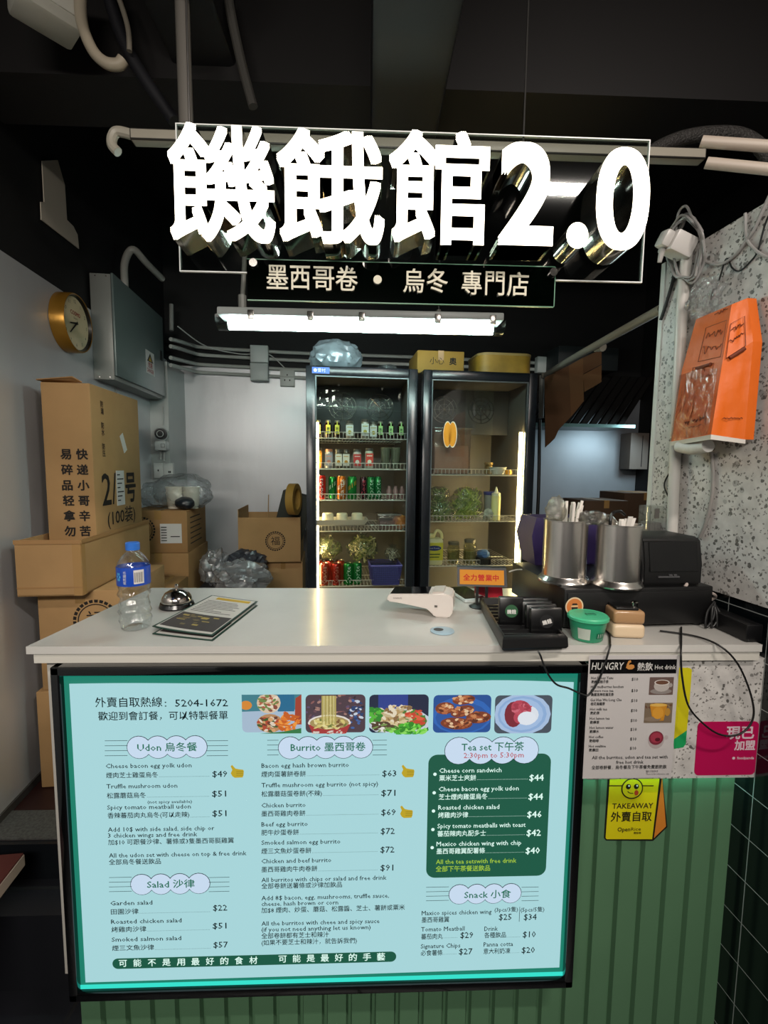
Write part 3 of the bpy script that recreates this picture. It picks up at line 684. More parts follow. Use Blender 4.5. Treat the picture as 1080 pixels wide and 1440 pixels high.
m.text('2', (rx_, -d+.06, .31), (0, 1, 0), (0, 0, 1), 1, width=.085, height=.135, dil=.012); m.text('/', (rx_, -d+.155, .31), (0, 1, 0), (0, 0, 1), 1, width=.04, height=.135, dil=.01)
m.text('号', (rx_, -d+.29, .305), (0, 1, 0), (0, 0, 1), 1, width=.12, height=.14, dil=.025)
m.text('(100装)', (rx_, -d+.10, .205), (0, 1, 0), (0, 0, 1), 1, width=.29, height=.085, dil=.008)
for i, ch in enumerate('防潮 防水 防压'):
    if ch != ' ': m.text(ch, (rx_, -d+.08, .72-i*.029), (0, 1, 0), (0, 0, 1), .028, dil=.012)
m.out('printed_lettering', INK, t, smooth=None)
m = MB(); m.bx(w, w+.002, -d+.2, -d+.28, .30, .455); m.mi = 1
for k in range(7): m.bx(w+.0021, w+.0023, -d+.206, -d+.206+.03+.035*((k*7) % 3)/2, .32+k*.019, .325+k*.019)
m.out('shipping_label', [WHITE, INK], t)
m = MB(); m.box((w+.001, -d+.29, .58), (.002, .035, .085), rot=Euler((.5, 0, 0)).to_matrix()); m.out('small_sticker', WHITE, t)
# second stack
t, w, d, h = carton('cardboard_box', 'lower cardboard box of the back stack, under the box with a white label', -1.10, -.775, 2.74, 3.18, ZP+.002, .925, mat=CARD2)
m = MB(); m.text('电 话', (-.16, -d-.0015, .28), (1, 0, 0), (0, 0, 1), .07, dil=.01); m.out('printed_lettering', INK, t, smooth=None)
carton('cardboard_box', 'low cardboard box in front of the back stack, just above the counter', -.93, -.775, 2.46, 2.72, ZP+.002, .80, mat=CARD2)
t, w, d, h = carton('cardboard_box', 'upper cardboard box of the back stack with a white sticker and bagged cups on top', -1.09, -.78, 2.75, 3.16, .926, 1.165, mat=CARD2)
m = MB(); m.bx(.01, .125, -d-.002, -d, .055, .165); m.mi = 1
for k in range(6): m.bx(.015, .045, -d-.0025, -d-.002, .068+k*.015, .073+k*.015)
m.bx(.065, .115, -d-.0025, -d-.002, .09, .095); m.out('white_label', [WHITE, INK], t)
seal(t, (-.09, -d-.001, .13), (1, 0, 0), (0, 0, 1), .075, '香')
m = MB()
for k in range(6): m.bx(w+.0005, w+.001, -d+.06, -d+.30-.03*(k % 2), .04+k*.03, .046+k*.03)
m.out('printed_lettering', INK, t)
bagm = clear('#f4f7f8', 1.5, .10, .08, bump=.9, bscale=18, milky=.10, mcol='#e0e5e8')
def cupstack(px, py, v, lab):
    p = atv(px, py, v); p.z = 1.168; t = thing('paper_cup_stack', lab, 'cups', p, 0, 'stacked cups in the clear bag'); m = MB()
    for k in range(2): m.lathe([(.036, .03*k), (.046, .03*k+.085), (.049, .03*k+.09), (.049, .03*k+.096), (.045, .03*k+.094)], n=20)
    m.out('nested_cups', M('#e9e4d2', .5), t)
cupstack(246, 715, 2.86, 'left stack of cream paper cups inside the clear bag'); cupstack(270, 715, 2.86, 'right stack of cream paper cups inside the clear bag')
m = MB(); p = atv(257, 700, 2.86); m.blob((p.x, p.y, 1.168+.098), (.165, .11, .105), .2, 2.2, 4, 2, .94); single(m, 'plastic_bag', bagm, 'clear crinkled plastic bag around cups on the back box stack', 'plastic bag')
m = MB(); p = atv(223, 690, 2.95); m.blob((p.x, p.y, 1.168+.072), (.11, .08, .075), .3, 2.2, 4, 5, .95); single(m, 'plastic_bag', bagm, 'clear crumpled plastic bag behind the tall carton', 'plastic bag')
m = MB(); p = atv(258, 711, 2.775); m.blob((p.x, p.y+.02, 1.168+.036), (.055, .045, .036), .12, 4, 3, 3, .98); single(m, 'knotted_bag', M('#22262c', .3, bump=.8, bscale=25), 'small dark knotted plastic bundle on the labelled box', 'bag')
# boxes left of the fridge
t, w, d, h = carton('cardboard_box', 'lower cardboard box with a printed rectangle beside the fridge', -.40, -.155, 3.02, 3.4, ZP+.002, .815, mat=CARD)
m = MB()
for a, b, c_, e in ((-.07, .11, .385, .39), (-.07, .11, .30, .305), (-.07, -.065, .30, .39), (.105, .11, .30, .39), (-.04, .08, .33, .337)): m.bx(a, b, -d-.001, -d, c_, e)
m.text('食品', (-.05, -d-.001, .345), (1, 0, 0), (0, 0, 1), .035); m.out('printed_lettering', M('#4a3018', .8), t)
t, w, d, h = carton('cardboard_box', 'open cardboard box with a round seal beside the fridge', -.545, -.165, 2.98, 3.36, .817, 1.10, opened=True)
seal(t, (.035, -d-.001, .135), (1, 0, 0), (0, 0, 1), .062)
m = MB(); m.prism([(w-.20, -d, h), (w-.195, -d+.006, h), (w-.215, d*.1, h+.13), (w-.22, d*.1-.006, h+.13)], (0, .004, 0)); m.bx(-w, -w+.004, -d, d, h, h+.05); m.out('carton_flap', CARD, t)
p = atv(398, 716, 3.1)
t = thing('black_carton', 'tilted black box with cream edges sticking out of the open box', 'box', (p.x, p.y, 1.0), PHI, rot=(0, .25, PHI))
m = MB(); m.bx(-.06, .13, -.05, .10, -.06, .26, .003); m.out('carton_body', M('#26281f', .7), t)
p = atv(413, 702, 2.96)
t = thing('parcel_tape_roll', 'brown parcel tape roll standing on edge in the open box', 'tape', p, PHI+1.25)
m = MB(); n = 32
prof = [(.052, -.024), (.078, -.024), (.078, .024), (.052, .024)]
rr = []
for r, y in prof: rr.append([m.bm.verts.new((r*math.cos(2*PI*i/n), y, r*1.25*math.sin(2*PI*i/n))) for i in range(n)])
for a in range(4): m.skin(rr[a], rr[(a+1) % 4])
m.out('tape', M('#a98440', .25), t)
gar = clear('#eceff1', 1.5, .12, .12, bump=1, bscale=12, milky=.4, mcol='#dcdee2')
for px, py, sx, sy, sz, sd, lab in ((340, 812, .14, .11, .09, 1, 'crumpled clear plastic bag just behind the counter, left of the fridge'), (302, 798, .08, .08, .10, 2, 'small crumpled plastic bag beside the lower back carton'), (346, 795, .12, .10, .09, 3, 'grey plastic bag lying under the open box by the back wall')):
    p = atv(px, py, {1: 2.65, 2: 2.85, 3: 2.92}[sd]); m = MB(); m.blob(p+V((0, 0, .0)), (sx, sy, sz), .35, 2.6, 4, sd+8); single(m, 'plastic_bag', gar if sd < 3 else M('#3b3d44', .3, bump=.7, bscale=14), lab, 'plastic bag')
m = MB(); rbox(m, -.76, -.42, 2.5, 3.05, ZP+.002, .69); single(m, 'storage_crate', M('#2c2a28', .7), 'dark crate under the crumpled plastic bags behind the counter', 'crate')

# ================================================================== FRIDGES
vF = 2.40
FZ = atv(590, 519, vF).z
def shz(py): return atv(505, py, vF+.06).z
def fridge(label, pxl, pxr, led_left):
    ul, ur = uv(atv(pxl, 520, vF))[0], uv(atv(pxr, 520, vF))[0]
    w = (ur-ul)/2; D = .62; t = thing('display_fridge', label, 'fridge', R3((ul+ur)/2, vF, ZP), PHI, 'tall glass door fridges'); H = FZ-ZP
    bl = M('#141417', .35); ins = M('#6a645e', .45, .1); f = .045
    m = MB(); m.bx(-w, -w+.03, .045, D, .0, H); m.bx(w-.03, w, .045, D, 0, H); m.bx(-w, w, D-.03, D, 0, H); m.bx(-w, w, .045, D, H-.04, H); m.bx(-w, w, .045, D, 0, .12); m.out('cabinet', bl, t)
    m = MB(); m.bx(-w+.03, -w+.034, .05, D-.03, .12, H-.04); m.bx(w-.034, w-.03, .05, D-.03, .12, H-.04); m.bx(-w+.03, w-.03, D-.034, D-.03, .12, H-.04); m.bx(-w+.03, w-.03, .05, D-.03, H-.045, H-.04); m.bx(-w+.03, w-.03, .05, D-.03, .12, .124)
    m.out('inner_liner', ins, t)
    m = MB(); m.bx(-w, -w+f, 0, .045, .10, H, .004); m.bx(w-f, w, 0, .045, .10, H, .004); m.bx(-w+f, w-f, 0, .045, H-f, H, .004); m.bx(-w+f, w-f, 0, .045, .10, .10+f, .004)
    dr = m.out('door', M('#1a1d22', .25), t)
    m = MB(); m.bx(-w+f, w-f, .016, .022, .10+f, H-f); m.out('glass_pane', clear('#f0f4f2', .75, .015, .006), dr, smooth=None)
    m = MB(); k = .006; m.bx(-w+f, -w+f+k, .008, .016, .10+f, H-f); m.bx(w-f-k, w-f, .008, .016, .10+f, H-f); m.bx(-w+f, w-f, .008, .016, H-f-k, H-f); m.out('pane_gasket', M('#5c6466', .4, .4), dr)
    x = -w+.052 if led_left else w-.052
    m = MB(); m.bx(x-.008, x+.008, .06, .072, .2, H-.27 if led_left else H-.30); m.out('led_strip', glow('#ffdf9c', 55), t, smooth=None)
    # fan cowl in the top
    m = MB(); m.bx(-w+.036, w-.036, .30, .33, H-.30, H-.05); m.out('fan_panel', M('#3a3b3d', .4, .4), t)
    for cx in ((-.09, .12) if led_left else (-.12, .1)):
        m = MB(); n = 28
        for r in (.03, .055, .075):
            m.tube([(cx+r*math.cos(2*PI*i/n), .296, H-.16+r*math.sin(2*PI*i/n)) for i in range(n+1)], .0016, 5, 0)
        for a in range(4): m.tube([(cx+.075*math.cos(a*PI/4), .296, H-.16+.075*math.sin(a*PI/4)), (cx-.075*math.cos(a*PI/4), .296, H-.16-.075*math.sin(a*PI/4))], .0016, 5, 0)
        m.out('fan_guard', CHROME, t)
    return t, w, D, H
def shelf(t, w, D, z, tk=1):
    z -= ZP; m = MB(); x0, x1, y0, y1 = -w+.036, w-.036, .06, D-.06
    wire = .002
    for yy in (y0, (y0+y1)/2, y1): m.tube([(x0, yy, z-.004), (x1, yy, z-.004)], .003, 6, 0)
    n = 26
    for i in range(n+1):
        x = x0+(x1-x0)*i/n; m.tube([(x, y1, z-.001), (x, y0-.002, z-.001), (x, y0-.002, z+.028)], wire*.75, 5, 0)
    m.tube([(x0, y0-.002, z+.028), (x1, y0-.002, z+.028)], wire, 6, 0)
    m.out('wire_shelf', M('#cfcac0', .35, .3), t)
FA, wA, DA, HA = fridge('glass door fridge on the left with cans, jars and a blue badge', 430, 588, True)
FB, wB, DB, HB = fridge('glass door fridge on the right with vegetable bags and squeeze bottle', 596, 757, False)
m = MB(); m.bx(-wA+.03, -wA+.115, -.002, 0, HA-.038, HA-.008); m.mi = 1; m.text('雪村', (-wA+.058, -.0025, HA-.03), (1, 0, 0), (0, 0, 1), .02); m.cyl((-wA+.046, -.0028, HA-.023), (-wA+.046, -.002, HA-.023), .008)
m.out('blue_badge', [M('#1556c8', .4), WHITE], FA, smooth=None)
LS = [shz(616), shz(659), shz(702.5), shz(746), shz(823)]
RS = [shz(666), shz(733), shz(797)]
for z in LS: shelf(FA, wA, DA, z)
for z in RS: shelf(FB, wB, DB, z)
def sput(px, z, dv=.10):
    """point on a fridge shelf under picture column px, dv behind the door"""
    v = vF+dv; py = 720-0
    p = atv(px, 657-(z-1.42)*F/v, v); return V((p.x, p.y, z+.0012))
JG = 'jars and bottles in the left fridge'
def bottle(px, lab, tagcol, tall=.087, rad=.0185, dv=.10, z=LS[0], body='#2a130a'):
    p = sput(px, z, dv); t = thing('juice_bottle', lab, 'bottle', p, PHI, JG); m = MB()
    m.lathe([(rad*.9, 0), (rad, .004), (rad, tall*.74), (rad*.75, tall*.86), (rad*.62, tall*.9)], n=16); m.out('glass_body', M(body, .12, spec=.6), t)
    m = MB(); m.lathe([(rad*.68, tall*.895), (rad*.7, tall*.9), (rad*.7, tall), (rad*.6, tall+.003)], n=16); m.out('cap', M('#8c8478', .35, .6), t)
    m = MB(); m.bx(-.011, .011, -rad-.002, -rad-.0005, tall*.22, tall*.74); m.bx(-.003, .003, -rad-.002, -rad+.002, tall*.74, tall*.95); m.mi = 1
    m.text('茶', (-.008, -rad-.0025, tall*.46), (1, 0, 0), (0, 0, 1), .015, dil=.02); m.text('香', (-.008, -rad-.0025, tall*.26), (1, 0, 0), (0, 0, 1), .015, dil=.02)
    m.out('paper_tag', [M(tagcol, .5), M('#1c3a1c', .6)], t, smooth=None)
for i, px in enumerate((447.5, 461.5, 474)): bottle(px, ('dark juice bottle with yellow tag, leftmost on the top fridge shelf', 'dark juice bottle with yellow tag, second from left on the top fridge shelf', 'dark juice bottle with yellow tag next to the white labelled jar')[i], '#d8d44a')
for i, px in enumerate((534.5, 549, 563.5)): bottle(px, ('dark juice bottle with pale green tag just right of the white jars', 'dark juice bottle with pale green tag, middle of the three green tagged ones', 'dark juice bottle with pale green tag, rightmost on the top fridge shelf')[i], '#a9d88a')
def jar(px, lab, z, dv=.10, tall=.09, rad=.021, body='#8b8378', label='#dfe0dc', pat='#b5a23a', lid='#6a6660'):
    p = sput(px, z, dv); t = thing('glass_jar', lab, 'jar', p, PHI, JG); m = MB()
    m.lathe([(rad*.92, 0), (rad, .004), (rad, tall*.8), (rad*.86, tall*.86)], n=18); m.out('glass_body', M(body, .1, spec=.6), t)
    m = MB(); m.lathe([(rad*.9, tall*.855), (rad*.92, tall*.86), (rad*.92, tall*.98), (rad*.8, tall)], n=18); m.out('lid', M(lid, .3, .7), t)
    m = MB(); q = rad*.9; m.bx(-q, q, -rad-.0016, -rad-.0002, tall*.12, tall*.74); m.mi = 1; m.face([(q*.75*math.cos(a*PI/6)*.7, -rad-.002, tall*.33+q*.55*math.sin(a*PI/6)) for a in range(12)])
    m.bx(-q*.7, q*.7, -rad-.0019, -rad-.0017, tall*.6, tall*.64); m.out('paper_label', [M(label, .6), M(pat, .6)], t, smooth=None)
for px, lab, dv in ((491.5, 'white labelled glass jar, left one of the three on the top fridge shelf', .10), (513, 'white labelled glass jar, middle and tallest of the three on the top fridge shelf', .09), (524.5, 'white labelled glass jar half behind the middle jar on the top fridge shelf', .12)):
    jar(px, lab, LS[0], dv, .098 if dv == .09 else .088)
jar(446.5, 'orange labelled can at the left end of the second fridge shelf', LS[1], .09, .105, .024, '#c98a3a', '#e08a1e', '#f4d9a0')
jar(462.5, 'clear jar with a pink lid on the second fridge shelf', LS[1], .10, .098, .021, '#9b9aa0', '#8f8f9c', '#c07a6a', '#c98a70')
jar(476, 'jar with a white and orange label, left of the pair on the second fridge shelf', LS[1], .09, .098, .019, '#5a5040', '#e6dfd0', '#c98a22')
jar(486.5, 'jar with a white and orange label, right of the pair on the second fridge shelf', LS[1], .09, .098, .019, '#5a5040', '#e6dfd0', '#c98a22')
jar(502, 'red and white labelled can in the middle of the second fridge shelf', LS[1], .10, .10, .022, '#b8b4ac', '#c83a34', '#e8dcd4')
jar(519, 'pale green can with a red band on the second fridge shelf', LS[1], .10, .106, .022, '#c2c7b4', '#d84838', '#e8e2cc')
for px, lab in ((541.5, 'clear plastic cup, left of the two on the second fridge shelf'), (556, 'clear plastic cup, right of the two on the second fridge shelf')):
    m = MB(); m.lathe([(.019, 0), (.026, .105), (.028, .107), (.028, .111), (.0255, .111), (.0185, .004)], sput(px, LS[1], .10), 18); single(m, 'plastic_cup', clear('#d9dccb', 1.2, .1, .1, milky=.3, mcol='#b9bda6'), lab, 'cup', JG)
CG = 'drink cans in the left fridge'
def can(px, z, col, lab, word=None, wcol='#e8ece8', tall=.118, rad=.0255, dv=.09, band=None):
    p = sput(px, z, dv); t = thing('drink_can', lab, 'can', p, PHI, CG); m = MB()
    m.lathe([(rad*.8, 0), (rad, .007), (rad, tall-.012), (rad*.84, tall-.003)], n=22); m.out('can_body', M(col, .2, .45), t)
    m = MB(); m.lathe([(rad*.82, tall-.0035), (rad*.86, tall-.002), (rad*.86, tall), (rad*.76, tall-.001), (rad*.74, tall-.004)], n=22); m.out('can_lid', CHROME, t)
    if word or band:
        m = MB()
        if band:
            m.mi = 1; A = [(rad*1.006*math.cos(-PI/2+x), rad*1.006*math.sin(-PI/2+x)) for x in (-.9, -.5, 0, .5, .9)]
            for (a, b), (c_, d_) in zip(A, A[1:]): m.face([(a, b, tall*.50+a*.8), (c_, d_, tall*.50+c_*.8), (c_, d_, tall*.68+c_*.8), (a, b, tall*.68+a*.8)])
            m.mi = 0
        if word: m.wraptext(word, (0, 0, 0), rad*1.012, tall*.48, .034 if len(word) > 4 else .03, vertical=True, width=tall*.74)
        m.out('can_print', [M(wcol, .4), M(band or wcol, .4)], t, smooth=None)
can(451, LS[2], '#c42418', 'red cola can on the third fridge shelf', 'Coca-Cola', tall=.125, rad=.027)
can(467.5, LS[2], '#138a3a', 'slim green can right behind the orange can on the third fridge shelf', None, rad=.021, dv=.13, band='#d9e8d9')
can(480, LS[2], '#e0761c', 'orange soda can with a white band on the third fridge shelf', 'Fanta', '#f4e8d8', tall=.122, rad=.023, dv=.08, band='#f2efe8')
can(495, LS[2], '#22903c', 'green can with an orange stripe on the third fridge shelf', None, tall=.121, rad=.0245, band='#e08a22')
can(510.5, LS[2], '#3a1a22', 'dark can with pink writing on the third fridge shelf', 'Coca', '#d84a5c', tall=.118, rad=.018)
can(521, LS[2], '#14793a', 'green can with pale slanted stripes, left of the pair on the third fridge shelf', 'Sprite', '#bfe0c4', tall=.12, rad=.021)
can(531, LS[2], '#14793a', 'green can with pale slanted stripes, right of the pair on the third fridge shelf', 'Sprite', '#bfe0c4', tall=.12, rad=.0195, dv=.10)
can(441.5, LS[4], '#2f9e2c', 'bright green can beside the light strip on the bottom fridge shelf', None, band='#d8f0c0', dv=.08)
can(456, LS[4], '#b8442c', 'red can, second from left on the bottom fridge shelf', 'Coca-Cola', '#e8c0a8', dv=.08)
can(472.5, LS[4], '#b02418', 'red can, third from left on the bottom fridge shelf', 'Coca-Cola', '#c98a78', dv=.08, rad=.0262)
can(489.5, LS[4], '#127a2e', 'green can with big white vertical lettering on the bottom fridge shelf', 'Sprite', '#e8f0e4', dv=.08)
can(502, LS[4], '#147a34', 'green can next to the purple basket on the bottom fridge shelf', 'Sprite', '#cfe8d0', dv=.09)
for px, c_, lb in ((463, '#a83022', 'red can in the second row behind the red cans on the bottom shelf'), (478, '#b03a24', 'red can in the second row behind the lettered green can'), (448, '#9c2a1c', 'red can in the second row behind the bright green can')): can(px, LS[4], c_, lb, dv=.155)
# small bottles, tray of puddings, box, snack bag
for px, lab in ((547, 'small pink bottle, left of the group on the third fridge shelf'), (556, 'small pink bottle, middle of the group on the third fridge shelf'), (565, 'small pink bottle, right of the group on the third fridge shelf')):
    m = MB(); m.lathe([(.013, 0), (.015, .004), (.015, .045), (.009, .055), (.009, .068)], sput(px, LS[2], .12), 14); single(m, 'small_bottle', M('#8c6a68', .2), lab, 'bottle', JG)
p = sput(479, LS[3]+.03, .10); t = thing('serving_tray', 'long white wire edged tray holding pale puddings in the left fridge', 'tray', p, PHI)
m = MB(); hw = .142; m.prism([(-hw*.86, -.06, 0), (hw*.86, -.06, 0), (hw*.86, .08, 0), (-hw*.86, .08, 0)], (0, 0, .003))
for a, b in (((-hw*.86, -.06, 0), (-hw, -.07, .028)), ((hw*.86, -.06, 0), (hw, -.07, .028))): pass
m.prism([(-hw*.86, -.06, .0), (hw*.86, -.06, .0), (hw, -.072, .028), (-hw, -.072, .028)], (0, .003, 0)); m.prism([(-hw*.86, .08, 0), (hw*.86, .08, 0), (hw, .092, .028), (-hw, .092, .028)], (0, -.003, 0))
m.prism([(-hw*.86, -.06, 0), (-hw*.86, .08, 0), (-hw, .092, .028), (-hw, -.072, .028)], (.003, 0, 0)); m.prism([(hw*.86, -.06, 0), (hw*.86, .08, 0), (hw, .092, .028), (hw, -.072, .028)], (-.003, 0, 0)); m.out('tray_body', M('#cfc6b4', .5), t)
for px, lab in ((461, 'pale round pudding, left one on the fridge tray'), (481, 'pale round pudding, middle one on the fridge tray'), (502, 'pale round pudding, right one on the fridge tray')):
    m = MB(); p = sput(px, LS[3]+.034, .085); m.lathe([(.028, 0), (.031, .004), (.0285, .05), (.024, .055)], p, 22); single(m, 'pudding', M('#e6dcc0', .5), lab, 'pudding', 'puddings on the fridge tray')
p = sput(546, LS[3], .12); t = thing('food_container', 'clear plastic food container with reddish contents in the left fridge', 'container', p, PHI); m = MB()
m.prism([(-.05, -.05, .003), (.05, -.05, .003), (.05, .07, .003), (-.05, .07, .003)], (0, 0, .045)); m.out('contents', M('#6e3d34', .6, nz=.4, nscale=60), t)
m = MB(); m.bx(-.058, .058, -.058, .078, .001, .075, .006); m.out('tub', clear('#efe0da', 1.2, .08, .08, milky=.15), t); m = MB(); m.bx(-.062, .062, -.062, .082, .0755, .083, .003); m.out('lid', clear('#efe6e0', 1.2, .08, .15, milky=.3), t)
m = MB(); p = sput(562, LS[3], .085); m.blob(p+V((0, 0, .04)), (.036, .03, .042), .25, 3, 3, 31, .95); single(m, 'snack_bag', M('#b8783a', .35, nz=.5, nscale=30, bump=.5, bscale=30), 'orange filled snack bag at the right of the tray shelf', 'bag')
def vegbag(px, z, dv, sx, sy, sz, col, lab, seed, n=70, cols=None, tie=True):
    p = sput(px, z, dv); t = thing('vegetable_bag', lab, 'bag of vegetables', p, PHI); rg = random.Random(seed)
    m = MB()
    for i in range(n):
        a = rg.random()*2*PI; q = math.sqrt(rg.random())*.78; h = rg.uniform(.12, 1.55); k = math.sqrt(max(.05, 1-(h-.85)**2))
        c = V((sx*q*k*math.cos(a), sy*q*k*math.sin(a)*.9, sz*h)); d = V((rg.uniform(-1, 1), rg.uniform(-.5, .5), rg.uniform(-1, 1))).normalized()*sx*.32; e = V((rg.uniform(-1, 1), rg.uniform(-1, 1), rg.uniform(-1, 1)))*sx*.18
        m.mi = rg.randrange(len(cols)); m.tube([c-d, c+e*.6, c+d], sx*.035 if seed % 2 else sx*.05, 5, 4)
    m.out('vegetables', [M(c_, .5) for c_ in cols], t)
    m = MB(); m.blob((0, 0, sz*.88), (sx, sy, sz*.92), .16, 2.4, 4, seed, .95)
    if tie: m.lathe([(.010, sz*1.66), (.008, sz*1.74), (.02, sz*1.95), (.026, sz*2.1)], n=12, wob=lambda a, z: .25*math.sin(5*a), cap1=False)
    m.out('clear_bag', clear('#f2f4ee', 1.2, .1, .06, bump=.7, bscale=20, milky=.10, mcol='#c9ccb8'), t)
SPR = ('#b9b26a', '#8f8a4a', '#d6cf96', '#76803a', '#c7bd80')
vegbag(462, LS[4]+.128, .16, .07, .06, .062, None, 'clear bag of greens tied at the top, left above the cans', 3, 60, ('#6f7a44', '#8a8a54', '#5a6a34'), True)
vegbag(510, LS[4]+.125, .15, .085, .06, .068, None, 'big clear bag of bean sprouts above the purple basket', 4, 120, SPR, True)
vegbag(552, LS[4]+.118, .14, .045, .045, .04, None, 'small pale bag on top of the purple basket', 6, 30, ('#c9c6b8', '#a5a294', '#dcd9cc'), True)
p = sput(541, LS[4], .10); t = thing('plastic_basket', 'purple perforated plastic basket on the bottom fridge shelf', 'basket', p, PHI); m = MB(); w2, h2 = .083, .105
def wall_(m, A, B, C_, D_, nx, nz, th):
    """slatted sloping wall: bars between corner points A,B (bottom) and D,C (top)"""
    A, B, C_, D_ = map(V, (A, B, C_, D_))
    for i in range(nx+1): k = i/nx; m.tube([A.lerp(B, k), D_.lerp(C_, k)], th, 5, 0)
    for j in range(nz+1): k = j/nz; m.tube([A.lerp(D_, k), B.lerp(C_, k)], th, 5, 0)
b4 = [(-w2*.84, -.055, .003), (w2*.84, -.055, .003), (w2*.84, .10, .003), (-w2*.84, .10, .003)]; t4 = [(-w2, -.062, h2), (w2, -.062, h2), (w2, .11, h2), (-w2, .11, h2)]
for i in range(4): wall_(m, b4[i], b4[(i+1) % 4], t4[(i+1) % 4], t4[i], 16, 9, .0021)
m.prism(b4, (0, 0, .003)); pu = M('#4b4594', .45); m.out('basket_body', pu, t)
m = MB(); m.tube(t4+[t4[0]], .005, 8, 0); m.out('basket_rim', M('#6a62b8', .4), t)
m = MB(); m.bx(-w2*.8, w2*.8, -.045, .09, .006, .09); m.out('contents', M('#3a3868', .6), t)
# right fridge
p = sput(640, RS[0], .11); t = thing('storage_tub', 'large frosted tub with pinkish contents on the top shelf of the right fridge', 'container', p, PHI); m = MB()
m.bx(-.125, .062, -.04, .16, .004, .15, .01); m.out('contents', M('#c8a08a', .6, nz=.1), t); m = MB(); m.bx(-.13, .072, -.046, .166, .001, .235, .012); m.out('tub_body', clear('#f0e2d8', 1.1, .12, .08, milky=.28, mcol='#c8b4a6'), t)
m = MB(); m.bx(-.134, .078, -.05, .17, .236, .246, .004); m.out('lid', clear('#f0e8e0', 1.1, .12, .1, milky=.4, mcol='#c8bcb0'), t)
m = MB(); m.lathe([(.02, 0), (.024, .003), (.024, .045), (.019, .052), (.025, .053), (.025, .066)], sput(687, RS[0], .17), 18); single(m, 'metal_lidded_jar', M('#8a7244', .25, .5), 'small jar with a shiny lid behind the white bowl', 'jar')
p = sput(700, RS[0], .09); m = MB(); m.lathe([(.028, 0), (.032, .002), (.044, .036), (.047, .037), (.046, .04), (.041, .037), (.030, .006)], p, 24, wob=lambda a, z: .015*math.sin(20*a)); single(m, 'ribbed_bowl', M('#cfc9b8', .5), 'white ribbed bowl on the top shelf of the right fridge', 'bowl')
p = sput(714.5, RS[0], .085); m = MB(); m.lathe([(.015, 0), (.019, .004), (.019, .018), (.016, .024), (.01, .026)], p, 18); single(m, 'orange_tub', M('#e0a01c', .4), 'small orange tub at the right end of the upper shelf', 'tub')
GRN = ('#a3b850', '#86a03a', '#c6d27a', '#b0c05a', '#6a8430')
vegbag(655, RS[1], .16, .095, .07, .098, None, 'tall clear bag of leafy greens in the right fridge', 7, 150, GRN, False)
vegbag(620, RS[1], .10, .075, .05, .058, None, 'low clear bag of dark greens in front at the left of the right fridge', 9, 80, ('#6a8648', '#8aa258', '#55703a', '#a8b878'), False)
vegbag(617, RS[1]+.09, .15, .06, .05, .05, None, 'clear bag of greens lying on the low bag', 11, 60, ('#7c9450', '#a8b878', '#5f7644'), False)
p = sput(690, RS[1], .15); t = thing('storage_tub', 'tall plastic tub with purple lid behind the squeeze bottle', 'container', p, PHI); m = MB(); m.lathe([(.034, 0), (.037, .003), (.041, .135)], n=22); m.out('tub_body', M('#8d8880', .35), t); m = MB(); m.lathe([(.043, .135), (.044, .137), (.044, .15), (.040, .153)], n=22); m.out('lid', M('#3d3a78', .4), t)
m = MB(); p = sput(687, RS[1], .085); m.blob(p+V((0, 0, .03)), (.03, .025, .033), .3, 3, 3, 41, .95); single(m, 'small_bag', M('#a9a896', .4, nz=.6, nscale=60), 'small speckled bag at the foot of the squeeze bottle', 'bag')
p = sput(696.5, RS[1], .085); t = thing('squeeze_bottle', 'pale yellow squeeze bottle with a pointed tip in the right fridge', 'bottle', p, PHI); m = MB(); m.lathe([(.022, 0), (.025, .004), (.025, .128), (.023, .135)], n=22); m.out('bottle_body', M('#e6dd96', .4), t)
m = MB(); m.lathe([(.024, .134), (.024, .148), (.01, .152), (.004, .178), (.003, .182)], n=18); m.out('nozzle_cap', M('#e9e4c0', .4), t)
p = sput(608, RS[2], .095); t = thing('mayonnaise_tub', 'cream tub with yellow label and blue oval on the lower shelf', 'tub', p, PHI); m = MB(); m.bx(-.052, .048, -.045, .055, 0, .145, .012); m.out('tub_body', M('#d8d0a4', .45), t)
m = MB(); m.bx(-.05, .046, -.0465, -.0445, .03, .125); m.mi = 1; m.face([(-.002+.038*math.cos(a*PI/10), -.0472, .096+.014*math.sin(a*PI/10)) for a in range(20)]); m.mi = 2
m.text('Best Foods', (-.002, -.0478, .092), (1, 0, 0), (0, 0, 1), .012, width=.058, align='c'); m.mi = 3; m.bx(-.035, .03, -.0472, -.0466, .06, .066); m.bx(-.03, .025, -.0472, -.0466, .045, .05)
m.out('tub_label', [M('#cfc340', .5), M('#1c2a6a', .5), WHITE, M('#3a4a24', .6)], t, smooth=None)
m = MB(); m.lathe([(.03, .145), (.034, .147), (.034, .165), (.028, .17)], (-.03, 0, 0), 16); m.out('lid', M('#d8cf9a', .45), t)
m = MB(); m.tube([(.0, 0, .145), (.02, 0, .185), (.045, 0, .17), (.05, 0, .14)], .008, 8); m.out('handle', M('#d8cf9a', .45), t)
